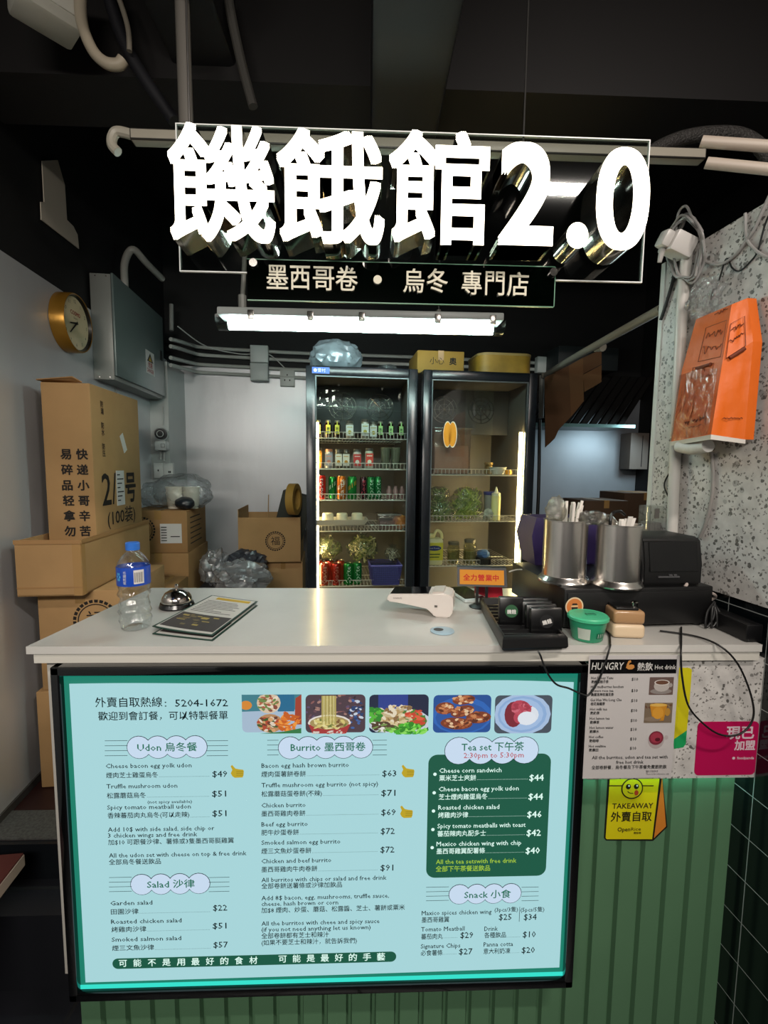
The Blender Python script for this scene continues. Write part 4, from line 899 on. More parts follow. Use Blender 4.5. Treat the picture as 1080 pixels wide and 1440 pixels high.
for px, dv, r, hh, lab in ((637, .13, .034, .10, 'clear jar left of the tall lidded jar on the lower shelf'), (660, .12, .036, .115, 'clear lidded jar in the middle of the lower shelf')):
    p = sput(px, RS[2], dv); t = thing('glass_jar', lab, 'jar', p, PHI); m = MB(); m.lathe([(r*.9, .002), (r*.95, .006), (r*.95, hh*.6)], n=20); m.out('contents', M('#8a8058', .5, nz=.2), t)
    m = MB(); m.lathe([(r*.94, 0), (r, .004), (r, hh*.84), (r*.8, hh*.92), (r*.8, hh)], n=20, cap1=False); m.out('glass_body', clear('#e8ead8', 1.2, .04, .08), t); m = MB(); m.lathe([(r*.84, hh), (r*.86, hh+.002), (r*.86, hh+.016), (r*.8, hh+.018)], n=20); m.out('lid', M('#8a8478', .3, .6), t)
p = sput(680, RS[2], .085); t = thing('takeaway_box', 'black takeaway box with a clear lid and blue print', 'food box', p, PHI); m = MB(); m.prism([(-.03, -.03, 0), (.03, -.03, 0), (.03, .05, 0), (-.03, .05, 0)], (0, 0, .03)); m.bx(-.036, .036, -.036, .056, .03, .036, .002); m.out('tray', BLACK, t)
m = MB(); m.blob((0, .01, .052), (.034, .04, .026), .2, 3, 3, 51, .9); m.out('wrapped_food', M('#4a6a9a', .3, nz=.5, nscale=40), t)
# orange reflection of a lit sign, painted as flat lobes on right door glass
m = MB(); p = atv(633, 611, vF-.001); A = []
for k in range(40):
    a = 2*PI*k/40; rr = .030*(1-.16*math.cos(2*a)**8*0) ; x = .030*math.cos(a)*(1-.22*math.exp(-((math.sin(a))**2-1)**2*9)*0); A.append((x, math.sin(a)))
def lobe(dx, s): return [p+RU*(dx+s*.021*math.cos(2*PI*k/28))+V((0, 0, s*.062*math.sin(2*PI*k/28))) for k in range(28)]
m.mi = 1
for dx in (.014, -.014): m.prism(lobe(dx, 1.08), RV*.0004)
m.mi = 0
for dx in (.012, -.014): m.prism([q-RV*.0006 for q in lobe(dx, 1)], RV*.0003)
single(m, 'painted_reflection', [M('#ef9d1e', .5), M('#f1ead8', .5)], 'orange two lobed painted reflection of a lit sign on the right fridge door', 'sticker', smooth=None)
# on top of the fridges
def ontop(px, v): p = atv(px, 500, v); return V((p.x, p.y, FZ+.001))
m = MB(); p = ontop(472, vF+.22); m.blob(p+V((0, 0, .082)), (.138, .12, .096), .16, 3.2, 4, 61, .85)
single(m, 'stuffed_plastic_bag', M('#9aa8b2', .25, .3, bump=1, bscale=16, stretch=(1, 1, .35)), 'silvery stuffed plastic bag on top of the left fridge', 'bag')
m = MB(); p = ontop(545, vF+.12); m.blob(p+V((0, 0, .018)), (.05, .035, .022), .4, 3, 3, 62, .8); single(m, 'crumpled_wrapper', bagm, 'small crumpled clear wrapper on the edge of the left fridge', 'wrapper')
YC = M('#96742f', .75, nz=.15, nscale=6)
p0, p1 = uv(ontop(587, vF+.10))[0], uv(ontop(653, vF+.10))[0]
t, w, d, h = carton('cardboard_box', 'yellowish cardboard box with black brush writing on top of the right fridge', p0, p1, vF+.10, vF+.36, FZ+.001, FZ+.118, mat=YC)
m = MB(); m.text('小心', (-.06, -d-.001, .05), (1, 0, 0), (0, 0, 1), .04); m.text('奧', (.045, -d-.001, .05), (1, 0, 0), (0, 0, 1), .04, dil=.03); m.out('printed_lettering', INK, t, smooth=None)
p = ontop(702, vF+.22); t = thing('tin_box', 'yellow rounded box with worn print at the right end of the fridge top', 'box', p, PHI); W2 = .152
m = MB(); m.prism([(x, y, 0) for x, y in rounded(-W2, W2, -.12, .13, .06, 6)], (0, 0, .108)); m.out('box_body', M('#9a782a', .5, nz=.3, nscale=12), t)
m = MB(); m.prism([(x, y, .108) for x, y in rounded(-W2-.002, W2+.002, -.122, .132, .06, 6)], (0, 0, .012)); m.out('lid', M('#9a8450', .5), t)
# ================================================================== ON THE WORKTOP
TZ = 1.0005
# water bottle
p = atz(191, 886, 1.0); p = atz(191, 883, 1.0); p.z = TZ
t = thing('water_bottle', 'clear plastic water bottle with blue cap and blue label at the left counter end', 'bottle', p, -.5)
pet = clear('#fafcfc', 1.8, .02, .035, ior=1.5, bump=.35, bscale=28); R_ = .0375
m = MB(); prof = [(.020, .006), (.030, .001), (.035, .006), (.0365, .02)]
for k in range(1, 17):
    z = .02+.088*k/16; prof.append((.0365+.0022*math.sin(k*PI/2.0)-(.003 if 8 < k < 12 else 0), z))
prof += [(.037, .112), (.0385, .116), (.0385, .165), (.036, .172), (.028, .186), (.019, .196), (.0145, .2), (.0145, .204), (.0125, .206), (.0125, .215)]
m.lathe(prof, n=40, cap1=False, wob=lambda a, z: (.035*math.sin(7*a+z*60)*(1 if z < .105 else 0))); m.out('bottle_body', pet, t, smooth=60)
m = MB(); m.lathe([(.0142, .203), (.0165, .204), (.0165, .221), (.015, .223)], n=30, wob=lambda a, z: .02*math.sin(24*a)); m.out('cap', M('#2a6cc8', .4), t)
m = MB(); m.lathe([(.0390, .117), (.0392, .118), (.0392, .163), (.0390, .164)], n=40, cap0=False, cap1=False); m.mi = 1
def patch(m, a0, a1, z0, z1, r):
    n = 6
    for i in range(n):
        b0, b1 = a0+(a1-a0)*i/n, a0+(a1-a0)*(i+1)/n
        m.face([(r*math.cos(b0), r*math.sin(b0), z0), (r*math.cos(b1), r*math.sin(b1), z0), (r*math.cos(b1), r*math.sin(b1), z1), (r*math.cos(b0), r*math.sin(b0), z1)])
a_ = -PI/2+.5+.45; patch(m, a_, a_+.62, .123, .158, .0395); m.mi = 2
for k in range(12): patch(m, a_+.05+k*.043, a_+.05+k*.043+(.012 if k % 3 else .026), .127, .152, .0397)
m.mi = 3
for k in range(6):
    a = k*PI/3; c = -PI/2+.1-.15; q = [(c+.17*math.cos(a+x)*(r_), .141+.011*math.sin(a+x)*r_) for x, r_ in ((0, .25), (.4, .9), (0, 1.1), (-.4, .9))]
    m.face([(.0396*math.cos(x), .0396*math.sin(x), z) for x, z in q])
m.mi = 1; m.wraptext('純蒸餾水', (0, 0, 0), .0396, .14, .0085, a0=-PI/2+.42, vertical=True)
m.out('label', [M('#1546b0', .35), WHITE, INK, M('#58b8e0', .4)], t, smooth=60)
# service bell
p = atz(249, 853, 1.0); p.z = TZ; t = thing('service_bell', 'chrome service bell on a black base beside the water bottle', 'bell', p)
m = MB(); m.lathe([(.049, 0), (.05, .004), (.046, .014), (.042, .016)], n=36); m.out('base', M('#0b0b0c', .2), t)
m = MB(); m.lathe([(.043, .0165), (.043, .02), (.0405, .03), (.033, .042), (.02, .050), (.008, .0525)], n=36); m.out('dome', CHROME, t); m = MB(); m.lathe([(.0035, .052), (.0035, .06), (.0055, .061), (.0055, .065), (.003, .068)], n=14); m.out('push_button', CHROME, t)
# leaflets
def leaflet(lab, q, z, dz, lift):
    Q = [atz(x, y, 1.0) for x, y in q]; t = thing('menu_leaflet', lab, 'leaflet', V(((Q[0]+Q[2])/2).to_tuple()[:2]+(z,)), 0, 'menu leaflets on the counter')
    f = lambda s, k, h=0: V((*((Q[0].lerp(Q[1], s)).lerp(Q[3].lerp(Q[2], s), k)).to_tuple()[:2], z+dz*.5+lift*(1-s)**3*1.0*(.4+.6*k)+h))
    def strip(m, s0, s1, k0, k1, h, n=10):
        A = [[f(s0+(s1-s0)*i/n, k, h) for i in range(n+1)] for k in (k0, k1)]
        for i in range(n): m.face([A[1][i], A[1][i+1], A[0][i+1], A[0][i]])
    m = MB(); n = 12
    A = [[f(i/n, k, h) for i in range(n+1)] for h in (0, .0012) for k in (0, 1)]
    for i in range(n):
        m.face([A[3][i], A[3][i+1], A[2][i+1], A[2][i]]); m.face([A[1][i], A[1][i+1], A[0][i+1], A[0][i]]); m.face([A[1][i], A[1][i+1], A[3][i+1], A[3][i]]); m.face([A[0][i], A[0][i+1], A[2][i+1], A[2][i]])
    m.out('green_border_sheet', M('#1d3a30', .4), t, True)
    m = MB(); strip(m, .035, .965, .02, .98, .0016); m.mi = 1; strip(m, .2, .9, .05, .115, .0019); m.mi = 2
    rg = random.Random(5)
    for k in range(9):
        y = .17+k*.04; strip(m, .1, .1+rg.uniform(.35, .78), y, y+.013, .0019)
    strip(m, .05, .95, .57, .94, .0019); rg = random.Random(9)
    for k in range(16): m.mi = 3+k % 2; a, b = rg.uniform(.12, .75), rg.uniform(.6, .88); strip(m, a, a+rg.uniform(.06, .16), b, b+rg.uniform(.012, .035), .0021+k*.00003)
    m.out('print', [M('#c8c2bc', .3), M('#c09a22', .5), M('#3a3232', .6), M('#6b5a38', .5), M('#a8904a', .5)], t, True, smooth=None)
leaflet('lower menu leaflet with a dark green border, mostly under the other leaflet', ((299, 843), (362.5, 852), (299, 902), (214, 893)), TZ, 0, .002)
leaflet('upper menu leaflet with a yellow title and a food photo by the bell', ((298, 841), (362.7, 849), (299, 898), (214, 888)), TZ+.006, 0, .006)
# card terminal
p = atz(613, 862, 1.0); p.z = TZ; t = thing('card_terminal', 'white handheld card payment terminal with a dark screen on the counter', 'card terminal', p, math.radians(-14))
pts = [(-.135, .036), (-.137, .05), (-.13, .058), (-.01, .066), (.03, .070), (.05, .062), (.052, .02), (.04, .0), (.0, .0), (-.02, .028)]
m = MB(); m.prism([(x, -.045, z) for x, z in pts], (0, .09, 0)); bmesh.ops.bevel(m.bm, geom=list(m.bm.edges), offset=.004, segments=2, affect='EDGES'); m.out('terminal_body', M('#d8cfc8', .35), t)
m = MB(); dx = .008/.12; m.prism([(-.128, -.038, .0585), (-.018, -.038, .0658), (-.018, .038, .0658), (-.128, .038, .0585)], (0, 0, .0012)); m.out('screen', M('#08090b', .08), t, smooth=None)
m = MB(); m.text('SUNMI P2', (-.118, -.0466, .046), (.998, 0, .06), (0, 0, 1), .006); m.bx(-.0, .008, -.0465, -.046, .03, .036); m.out('printed_mark', M('#5a544e', .6), t, smooth=None)
m = MB(); m.prism([(-.008, -.036, .0665), (.024, -.036, .0695), (.024, .036, .0695), (-.008, .036, .0665)], (0, 0, .004)); m.out('paper_slot', M('#c4bab2', .4), t)
# round disc sticker
p = atz(622, 888, 1.0); t = thing('round_coaster', 'round pale blue sticker with a dark patch lying flat on the counter', 'sticker', (p.x, p.y, TZ)); m = MB(); m.lathe([(.030, 0), (.031, .0006), (.031, .0022), (.030, .0026)], n=36); m.out('disc', M('#9fb6c4', .3), t)
m = MB(); m.face([(-.009+.013*math.cos(a*PI/10), .006+.012*math.sin(a*PI/10), .003) for a in range(20)]); m.out('dark_print', BLACK, t, smooth=None)
# phone and the illuminated sign
p = atz(655, 838, 1.0); t = thing('mobile_phone', 'mobile phone in a pale case lying beside the orange lit sign', 'phone', (p.x, p.y, TZ), .22); m = MB(); m.box((0, 0, .0055), (.078, .158, .011), .004); m.out('phone_case', M('#cfd6d4', .35), t)
m = MB(); m.box((0, .003, .0112), (.07, .146, .001)); m.out('screen', M('#0a0b0d', .06), t, smooth=None)
p = atz(676, 854, 1.0); t = thing('open_sign', 'small black framed orange lit sign with red Chinese characters on a stand', 'sign', (p.x, p.y, TZ), math.radians(-6)); S = p.y/F; zb = .066
m = MB(); m.lathe([(.028, 0), (.03, .003), (.02, .009)], (0, 0, 0), 20, sx=1.2); m.out('base', BLACK, t); m = MB(); m.bx(-.016, -.008, -.004, .004, .008, zb+.01); m.out('leg', BLACK, t); m = MB(); m.bx(.012, .02, -.004, .004, .008, zb+.01); m.out('leg', BLACK, t)
hw = 35*S; m = MB(); m.prism([(-hw, -.012, zb), (hw*1.03, -.012, zb), (hw, .006, zb+.054), (-hw*1.0, .006, zb+.054)], (0, .014, .003)); m.out('frame', BLACK, t)
k = .018/.054; un = V((0, .018, .054)).normalized()
def onS(x, h, d=.001): return V((x, -.012, zb))+un*h-V((0, .95, -.3))*d
m = MB(); m.face([onS(-hw*.9, .006), onS(hw*.9, .006), onS(hw*.9, .05), onS(-hw*.9, .05)]); m.out('lit_panel', glow('#dd8a1a', .85), t, smooth=None)
m = MB(); st = hw*1.5/5
for i, ch in enumerate('全力營業中'): m.text(ch, onS(-hw*.76+i*st, .019, .002), (1, 0, 0), un, .0205, dil=.03)
m.out('red_lettering', glow('#c81a10', .8), t, smooth=None)
m = MB(); m.mi = 0; A = [aty(x, y, 1.475) for x, y in ((667, 822), (706, 824), (707, 856), (694, 853), (668, 843))]; A[2].z = max(A[2].z, TZ); A[3].z = max(A[3].z, TZ); A[4].z = TZ; A[3].z = TZ; A[2].z = TZ
m.prism(A, (0, .003, 0)); m.mi = 1; B = [aty(x, y, 1.474) for x, y in ((668, 834), (706, 847), (706, 850), (668, 838))]; m.prism(B, (0, .0008, 0)); single(m, 'red_card', [M('#b01c30', .4), WHITE], 'red card with a white stripe standing behind the lit sign', 'card', smooth=None)
# pager dock and pagers
fl, fr, bl_ = atz(706, 916, 1.0), atz(799, 913, 1.0), atz(673, 853, 1.0); br_ = bl_+(fr-fl)*.98
t = thing('pager_dock', 'black charging dock holding guest pagers on the counter front', 'charging dock', V((fl.x, fl.y, TZ)))
P4 = [V((q.x, q.y, TZ)) for q in (fl, fr, br_, bl_)]; cen = sum(P4, V((0, 0, 0)))/4
def inset(P, k): return [cen.lerp(V((q.x, q.y, q.z)), k) for q in P]
m = MB()
A = [m.bm.verts.new(q) for q in inset(P4, .97)]; B = [m.bm.verts.new(q+V((0, 0, .006))) for q in P4]; C_ = [m.bm.verts.new(q+V((0, 0, .026))) for q in inset(P4, .985)]; D_ = [m.bm.verts.new(q+V((0, 0, .030))) for q in inset(P4, .95)]; E_ = [m.bm.verts.new(q+V((0, 0, .030))) for q in inset(P4, .88)]; F_ = [m.bm.verts.new(q+V((0, 0, .014))) for q in inset(P4, .85)]
for a, b in ((A, B), (B, C_), (C_, D_), (D_, E_), (E_, F_)): m.skin(a, b)
m.face([v.co for v in A][::-1]); m.face([v.co for v in F_]); m.out('dock_body', M('#101011', .4), t, True)
m = MB()
for k in range(9):
    a = P4[0].lerp(P4[3], .14+k*.085); b = P4[1].lerp(P4[2], .14+k*.085)
    p0, p1 = a.lerp(b, .1), a.lerp(b, .9); m.box((p0+p1)/2+V((0, 0, .017)), ((p1-p0).length, .006, .01))
m.out('divider_ribs', M('#161617', .4), t, True)
def pager(px, py, y, w, h, lab, badge, glyphs, rz=-.06):
    p = aty(px, py, y); p.z = TZ+.0155; t = thing('guest_pager', lab, 'pager', p, rz, 'guest pagers in the dock', rot=(-.12, 0, rz)); m = MB(); m.box((0, 0, h/2), (w, .017, h), .006); m.out('pager_body', M('#0c0c0d', .3), t)
    m = MB(); m.box((0, .001, h*.5), (w*1.01, .006, h*1.01), .003); m.out('seam_band', M('#1e1e20', .3), t)
    m = MB(); m.lathe([(.0005, 0), (.001, .0)], n=8) if False else None
    m.face([(.0165*math.cos(a*PI/12), -.0089, h*.5+.0165*math.sin(a*PI/12)) for a in range(24)]); m.mi = 1
    r = V((.96, 0, .28)) if badge == 'k' else V((1, 0, 0)); u = V((-.28, 0, .96)) if badge == 'k' else V((0, 0, 1))
    m.text(glyphs, V((0, -.0094, h*.5))-r*.0115-u*.006, r, u, .012, width=.023, dil=.02); m.out('badge', [M('#2f5a3c' if badge == 'g' else '#1a1a1b', .4), WHITE], t, smooth=None)
pager(767, 897, 1.115, .078, .064, 'black guest pager with a tilted white round logo, front of the row of four', 'k', '饑餓')
for i, (px, py) in enumerate(((760, 893), (754, 889), (749, 885))):
    pager(px, py, 1.145+.03*i, .078, .064, ('black guest pager, second in the row of four behind the white logo one', 'black guest pager, third in the row of four in the dock', 'black guest pager, rearmost in the row of four in the dock')[i], 'k', '饑餓')
pager(718, 882, 1.18, .064, .074, 'black guest pager with a green round badge alone at the left of the dock', 'g', '饑餓')
# tub and dispenser
p = atz(828, 900, 1.0); t = thing('wipes_tub', 'round green plastic tub with lid in front of the cash drawer', 'tub', (p.x, p.y+.01, TZ)); m = MB(); m.lathe([(.033, 0), (.036, .003), (.044, .048), (.0445, .050)], n=36); m.out('tub_body', M('#2f9870', .35), t)
m = MB(); m.lathe([(.0465, .0505), (.0485, .052), (.0485, .058), (.0455, .0615), (.044, .0605), (.02, .062)], n=36); m.out('lid', M('#46b586', .4), t); m = MB(); m.box((.004, -.004, .0632), (.024, .012, .003), .001); m.out('lid_tab', M('#2c7d5c', .4), t)
m = MB(); n = 8
for i in range(n):
    f = lambda a, z: ((.036+(z-.003)/.045*.008+.0006)*math.cos(a), (.036+(z-.003)/.045*.008+.0006)*math.sin(a), z)
    a0, a1 = -PI/2-1.0+i*.09, -PI/2-1.0+(i+1)*.09; m.mi = 0; m.face([f(a0, .008), f(a1, .008), f(a1, .036), f(a0, .036)])
    a0, a1 = -PI/2+.1+i*.08, -PI/2+.1+(i+1)*.08; m.mi = 1; m.face([f(a0, .012), f(a1, .012), f(a1, .026), f(a0, .026)])
    if i % 2: m.mi = 0; a0, a1 = -PI/2+.12+i*.08, -PI/2+.12+i*.08+.04; g_ = lambda a, z: V(f(a, z))*1.0+V((0, -.0006, 0)); m.face([g_(a0, .014), g_(a1, .014), g_(a1, .024), g_(a0, .024)])
m.out('tub_label', [M('#b9c4b8', .5), M('#1f6a4c', .4)], t, smooth=None)
p = atz(887, 899, 1.0); t = thing('sauce_dispenser', 'square cream and tan dispenser jar with a chrome knob', 'dispenser', (p.x, p.y+.035, TZ), -.12)
m = MB(); m.box((0, 0, .018), (.079, .07, .036), .010, seg=3); m.out('jar_base', M('#d2bb9c', .35), t); m = MB(); m.box((0, 0, .053), (.076, .066, .034), .008, seg=3); m.out('jar_upper', M('#a8845f', .2), t)
m = MB(); m.box((-.004, 0, .0735), (.055, .055, .007), .003); m.out('lid', BLACK, t); m = MB(); m.lathe([(.009, .077), (.009, .088), (.007, .09)], (.018, -.012, 0), 18); m.out('knob', CHROME, t)
# cash drawer with what stands on it
cdp = (atz(780, 884, 1.0)+atz(1000, 884, 1.0))/2; CW = (atz(1000, 884, 1.0)-atz(780, 884, 1.0)).length; CT = 1.42-(829-657)*cdp.y/F
t = thing('cash_drawer', 'black metal cash drawer under the steel canisters on the counter', 'cash drawer', (cdp.x, cdp.y+.16, TZ), PHI); CH = CT-TZ
m = MB(); m.bx(-CW/2, CW/2, -.16, .19, .008, CH, .004); m.out('housing', M('#0d0d0e', .4, bump=.05, bscale=300), t); m = MB(); m.bx(-CW/2+.008, CW/2-.008, -.1635, -.16, .014, CH-.010, .001); m.out('drawer', M('#0a0a0b', .45), t)
for x in (-CW/2+.03, CW/2-.03):
    for y in (-.14, .16): m = MB(); m.cyl((x, y, 0), (x, y, .009), .012); m.out('foot', M('#050505', .6), t)
m = MB(); c = V((-CW/2+.026, -.1642, CH-.045)); m.cyl(c, c+V((0, .0006, 0)), .0245, n=32); m.mi = 1; m.cyl(c-V((0, .0004, 0)), c, .021, n=32); m.mi = 2
m.face([c+V((.010*math.cos(a*PI/8), -.0012, -.002+.010*math.sin(a*PI/8)*1.1)) for a in range(16)]); m.mi = 3; m.face([c+V((x, -.0016, z)) for x, z in ((-.009, -.001), (.009, -.001), (.008, -.008), (.004, -.012), (.003, -.007), (-.003, -.007), (-.004, -.012), (-.008, -.008))]); m.face([c+V((x, -.0016, z)) for x, z in ((-.008, .004), (.008, .004), (.006, .009), (-.006, .009))])
m.out('round_sticker', [M('#d8c0a0', .5), M('#c8743a', .5), M('#d9a878', .5), M('#2a1a12', .6)], t, smooth=None)
CZ = CT+.0015
def canister(px, py, lab, h):
    p = atz(px, py, CT); t = thing('steel_canister', lab, 'canister', (p.x, p.y, CZ)); k = p.y/F; rb, r = 36*k, 30*k; m = MB()
    m.lathe([(rb, 0), (rb*1.01, .004), (rb*.97, .009), (r*1.06, .014), (r*1.02, .018)], n=40); m.out('foot_ring', STEEL, t)
    m = MB(); m.lathe([(r*1.0, .018), (r*1.0, h-.003), (r*1.03, h-.002), (r*1.03, h), (r*.97, h), (r*.97, .03)], n=48, cap1=False); m.face([(r*.97*math.cos(a*PI/20), r*.97*math.sin(a*PI/20), .03) for a in range(40)]); m.out('cylinder', M('#dbd5ce', .26, 1, bump=.015, bscale=60), t); return p, r
pA_, rA = canister(792, 817, 'tall polished steel canister with straws, the left of the two', .170)
pB_, rB = canister(866, 823, 'tall polished steel canister with wrapped cutlery, the right of the two', .165)
rg = random.Random(11)
def sticks(p, r, n, x0, x1, h0, h1, name, lab, grp, cat, mat, rad, flat=False):
    for i in range(n):
        bx_, by_ = rg.uniform(x0, x1)*.5, rg.uniform(-.4, .4); tx, ty = rg.uniform(x0, x1), rg.uniform(-.5, .7); a = V((p.x+bx_*r, p.y+by_*r, CZ+.033)); b = V((p.x+tx*r, p.y+ty*r, CZ+rg.uniform(h0, h1)))
        m = MB()
        if flat:
            d = (b-a); m.prism([a+V((-rad, 0, 0)), a+V((rad, 0, 0)), b+V((rad, 0, 0)), b+V((-rad, 0, 0))], (0, rad*.6, 0))
        else: m.cyl(a, b, rad, n=10)
        single(m, name, mat, lab, cat, grp)
sticks(pA_, rA, 13, -.1, .85, .196, .222, 'paper_straw', 'white wrapped straw standing in the left steel canister', 'straws in the left canister', 'straw', M('#e3ddd4', .5), .0042)
sticks(pB_, rB, 10, -.5, .8, .170, .186, 'paper_stick', 'white wrapped stick standing in the right steel canister', 'sticks in the right canister', 'stick', M('#ded9d2', .5), .006, True)
m = MB(); p = pA_; m.blob((p.x-.030, p.y, CZ+.195), (.026, .022, .036), .3, 2.5, 4, 71); m.cyl((p.x-.025, p.y, CZ+.12), (p.x-.028, p.y, CZ+.175), .008, n=10); single(m, 'wrapped_spoon', clear('#e4e2da', 1.3, .08, .16, bump=.6, bscale=40, milky=.25, mcol='#c9c4b6'), 'clear wrapped plastic spoon sticking out of the left canister', 'spoon')
m = MB(); p = pB_; m.blob((p.x-.062, p.y+.02, CZ+.178), (.040, .03, .018), .4, 3, 4, 72); m.tube([(p.x-.03, p.y+.02, CZ+.178), (p.x-.01, p.y+.015, CZ+.165), (p.x, p.y+.01, CZ+.12)], .012, 8); single(m, 'plastic_sachet', clear('#dcd8cf', 1.4, .06, .18, bump=.8, bscale=30, milky=.2, mcol='#a9a498'), 'clear crinkled plastic sachet draped between the two canisters', 'sachet')
m = MB(); m.tube([(p.x-.03, p.y-.01, CZ+.172), (p.x-.02, p.y, CZ+.192), (p.x+.01, p.y+.02, CZ+.196), (p.x+.03, p.y+.03, CZ+.185)], .004, 8); m.cyl((p.x-.03, p.y-.01, CZ+.175), (p.x-.02, p.y, CZ+.04), .004, n=8); single(m, 'black_spoon', BLACK, 'black plastic spoon lying over the right canister rim', 'spoon')
# printer, purple bin, clear holder
p = atz(943, 824, CT); k = p.y/F; t = thing('receipt_printer', 'black receipt printer with rounded top beside the canisters', 'printer', (p.x, p.y+.075, CZ), PHI-.03); w = 47*k
m = MB(); H = .128; pr = [(-.075, 0), (-.075, H*.45), (-.062, H*.95), (-.05, H), (.075, H), (.08, 0)]
m.prism([(-w, y, z) for y, z in pr], (2*w, 0, 0)); bmesh.ops.bevel(m.bm, geom=list(m.bm.edges), offset=.006, segments=3, affect='EDGES'); m.out('printer_body', M('#0b0b0c', .4), t)
m = MB(); m.prism([(-w*.78, -.0765, H*.30), (w*.8, -.0765, H*.30), (w*.8, -.0635, H*.9), (-w*.78, -.0635, H*.9)], (0, -.003, .001)); m.out('front_panel', M('#08080a', .25), t)
m = MB(); m.bx(-w*.5, w*.2, -.079, -.075, .022, .026); m.bx(-w*.15, -w*.05, -.0795, -.075, .027, .031); m.bx(w*0, w*.1, -.0795, -.075, .027, .031); m.out('ports', M('#4a4a4c', .4), t)
q0, q1 = aty(742, 795, 1.47), aty(842, 795, 1.47)
t = thing('purple_bin', 'purple plastic bin behind the two steel canisters', 'bin', ((q0.x+q1.x)/2, 1.53, CZ), PHI); hw = (q1.x-q0.x)/2; H = 1.42-(727-657)*1.47/F-CZ
m = MB(); A = [(-hw*.82, -.05, 0), (hw*.95, -.05, 0), (hw*.95, .05, 0), (-hw*.82, .05, 0)]; B = [(-hw, -.062, H*.62), (hw, -.062, H*.62), (hw, .062, H*.62), (-hw, .062, H*.62)]; C_ = [(-hw*.86, -.055, H), (hw, -.055, H), (hw, .06, H), (-hw*.86, .06, H)]
R1 = [[m.bm.verts.new(v) for v in L_] for L_ in (A, B, C_)]; m.skin(R1[0], R1[1]); m.skin(R1[1], R1[2]); m.bm.faces.new(R1[0][::-1])
m.mi = 1; C2 = [m.bm.verts.new((v[0]*.93, v[1]*.9, v[2])) for v in C_]; D2 = [m.bm.verts.new((v[0]*.8, v[1]*.8, .01)) for v in A]; m.skin(R1[2], C2); m.skin(C2, D2); m.out('bin_body', [M('#2e2350', .45), M('#241b3e', .5)], t)
m = MB(); m.bx(hw*.1, hw*.42, -.0640, -.0625, H*.52, H*.92); m.mi = 1; m.text('紫薯', (hw*.13, -.0648, H*.6), (1, 0, 0), (0, 0, 1), .018); m.out('bin_label', [M('#7d6a82', .5), WHITE], t, smooth=None)
q0, q1 = aty(904, 745, 1.50), aty(941, 745, 1.50); t = thing('clear_holder', 'clear acrylic holder with a pale sheet behind the receipt printer', 'holder', ((q0.x+q1.x)/2, 1.50, CZ), PHI); hw = (q1.x-q0.x)/2; H = 1.42-(708-657)*1.5/F-CZ
m = MB(); m.bx(-hw, hw, -.03, .03, 0, H, .002); m.out('acrylic_box', clear('#eef0ee', 1.2, .04, .1, milky=.1), t); m = MB(); m.bx(-hw*.94, hw*.94, -.02, .02, .003, H*.72); m.out('contents', M('#8d8785', .5), t)
m = MB(); m.bx(-hw*.7, -hw*.35, -.031, -.028, H*.80, H*.96); m.bx(hw*.2, hw*.5, -.031, -.028, H*.80, H*.96); m.out('clip', M('#77726e', .4), t)
m = MB(); m.bx(.93, .972, 1.093, 1.30, TZ, TZ+.045, .004); single(m, 'power_brick', M('#08080a', .4), 'low long black box on the worktop against the tiled wall', 'box')
# ================================================================== CABLES ON THE COUNTER
def cable(pts, r, col, lab, name='cable', rough=.5, cat='cable'):
    m = MB(); m.tube(pts, r, 8, 6); single(m, name, M(col, rough), lab, cat)
yc = YF-.028
def cy(px, py, y=yc): return aty(px, py, y)
cable([atz(753, 912, 1.018)+V((0, -.018, 0)), cy(760, 922), cy(769, 945), cy(782, 962), cy(800, 968), cy(818, 976), cy(829, 976), cy(845, 950), cy(857, 912), atz(858, 905, 1.004), atz(857, 893, 1.004), atz(852, 886, 1.004)], .0023, '#0a0a0b', 'black cable looping from the pager dock over the menu light box')
cable([atz(958, 882, 1.004), atz(958, 902, 1.004), cy(957.5, 920), cy(959, 950), cy(967, 990), cy(985, 1014), cy(1010, 1032), cy(1035, 1034), cy(1053, 1022), cy(1060, 1000), cy(1052, 965), cy(1035, 930), atz(1010, 907, 1.004), atz(975, 894, 1.004), atz(928, 887, 1.004)], .0023, '#0a0a0b', 'black cable hanging in a loop over the counter edge by the pink sticker')
cable([atz(945, 812, CT)+V((0, -.004, .012)), atz(965, 820, CT+.006), V((.86, 1.22, 1.104)), V((.93, 1.225, 1.09)), V((.965, 1.25, 1.07)), V((.945, 1.27, 1.05)), V((.91, 1.265, 1.04))], .0042, '#b9aca4', 'pale grey cable from the receipt printer curling beside the tiled wall')
m = MB()
for k in range(3): m.tube([V((.93, 1.205+.004*k, TZ+.07)), V((.905+.012*k, 1.195, TZ+.045)), V((.90+.016*k, 1.19, TZ+.006)), V((.922+.012*k, 1.195, TZ+.03)), V((.93, 1.205+.004*k, TZ+.07))], .0032, 8, 6)
single(m, 'cable_bundle', M('#0b0b0c', .5), 'black cable bundle tied in a bow at the right end of the cash drawer', 'cable')
cable([aty(716, 804, 1.42), aty(728, 801, 1.44), aty(745, 802, 1.46), aty(757, 806, 1.47)], .0022, '#d6d2cc', 'thin white cable from the orange lit sign to the cash drawer')
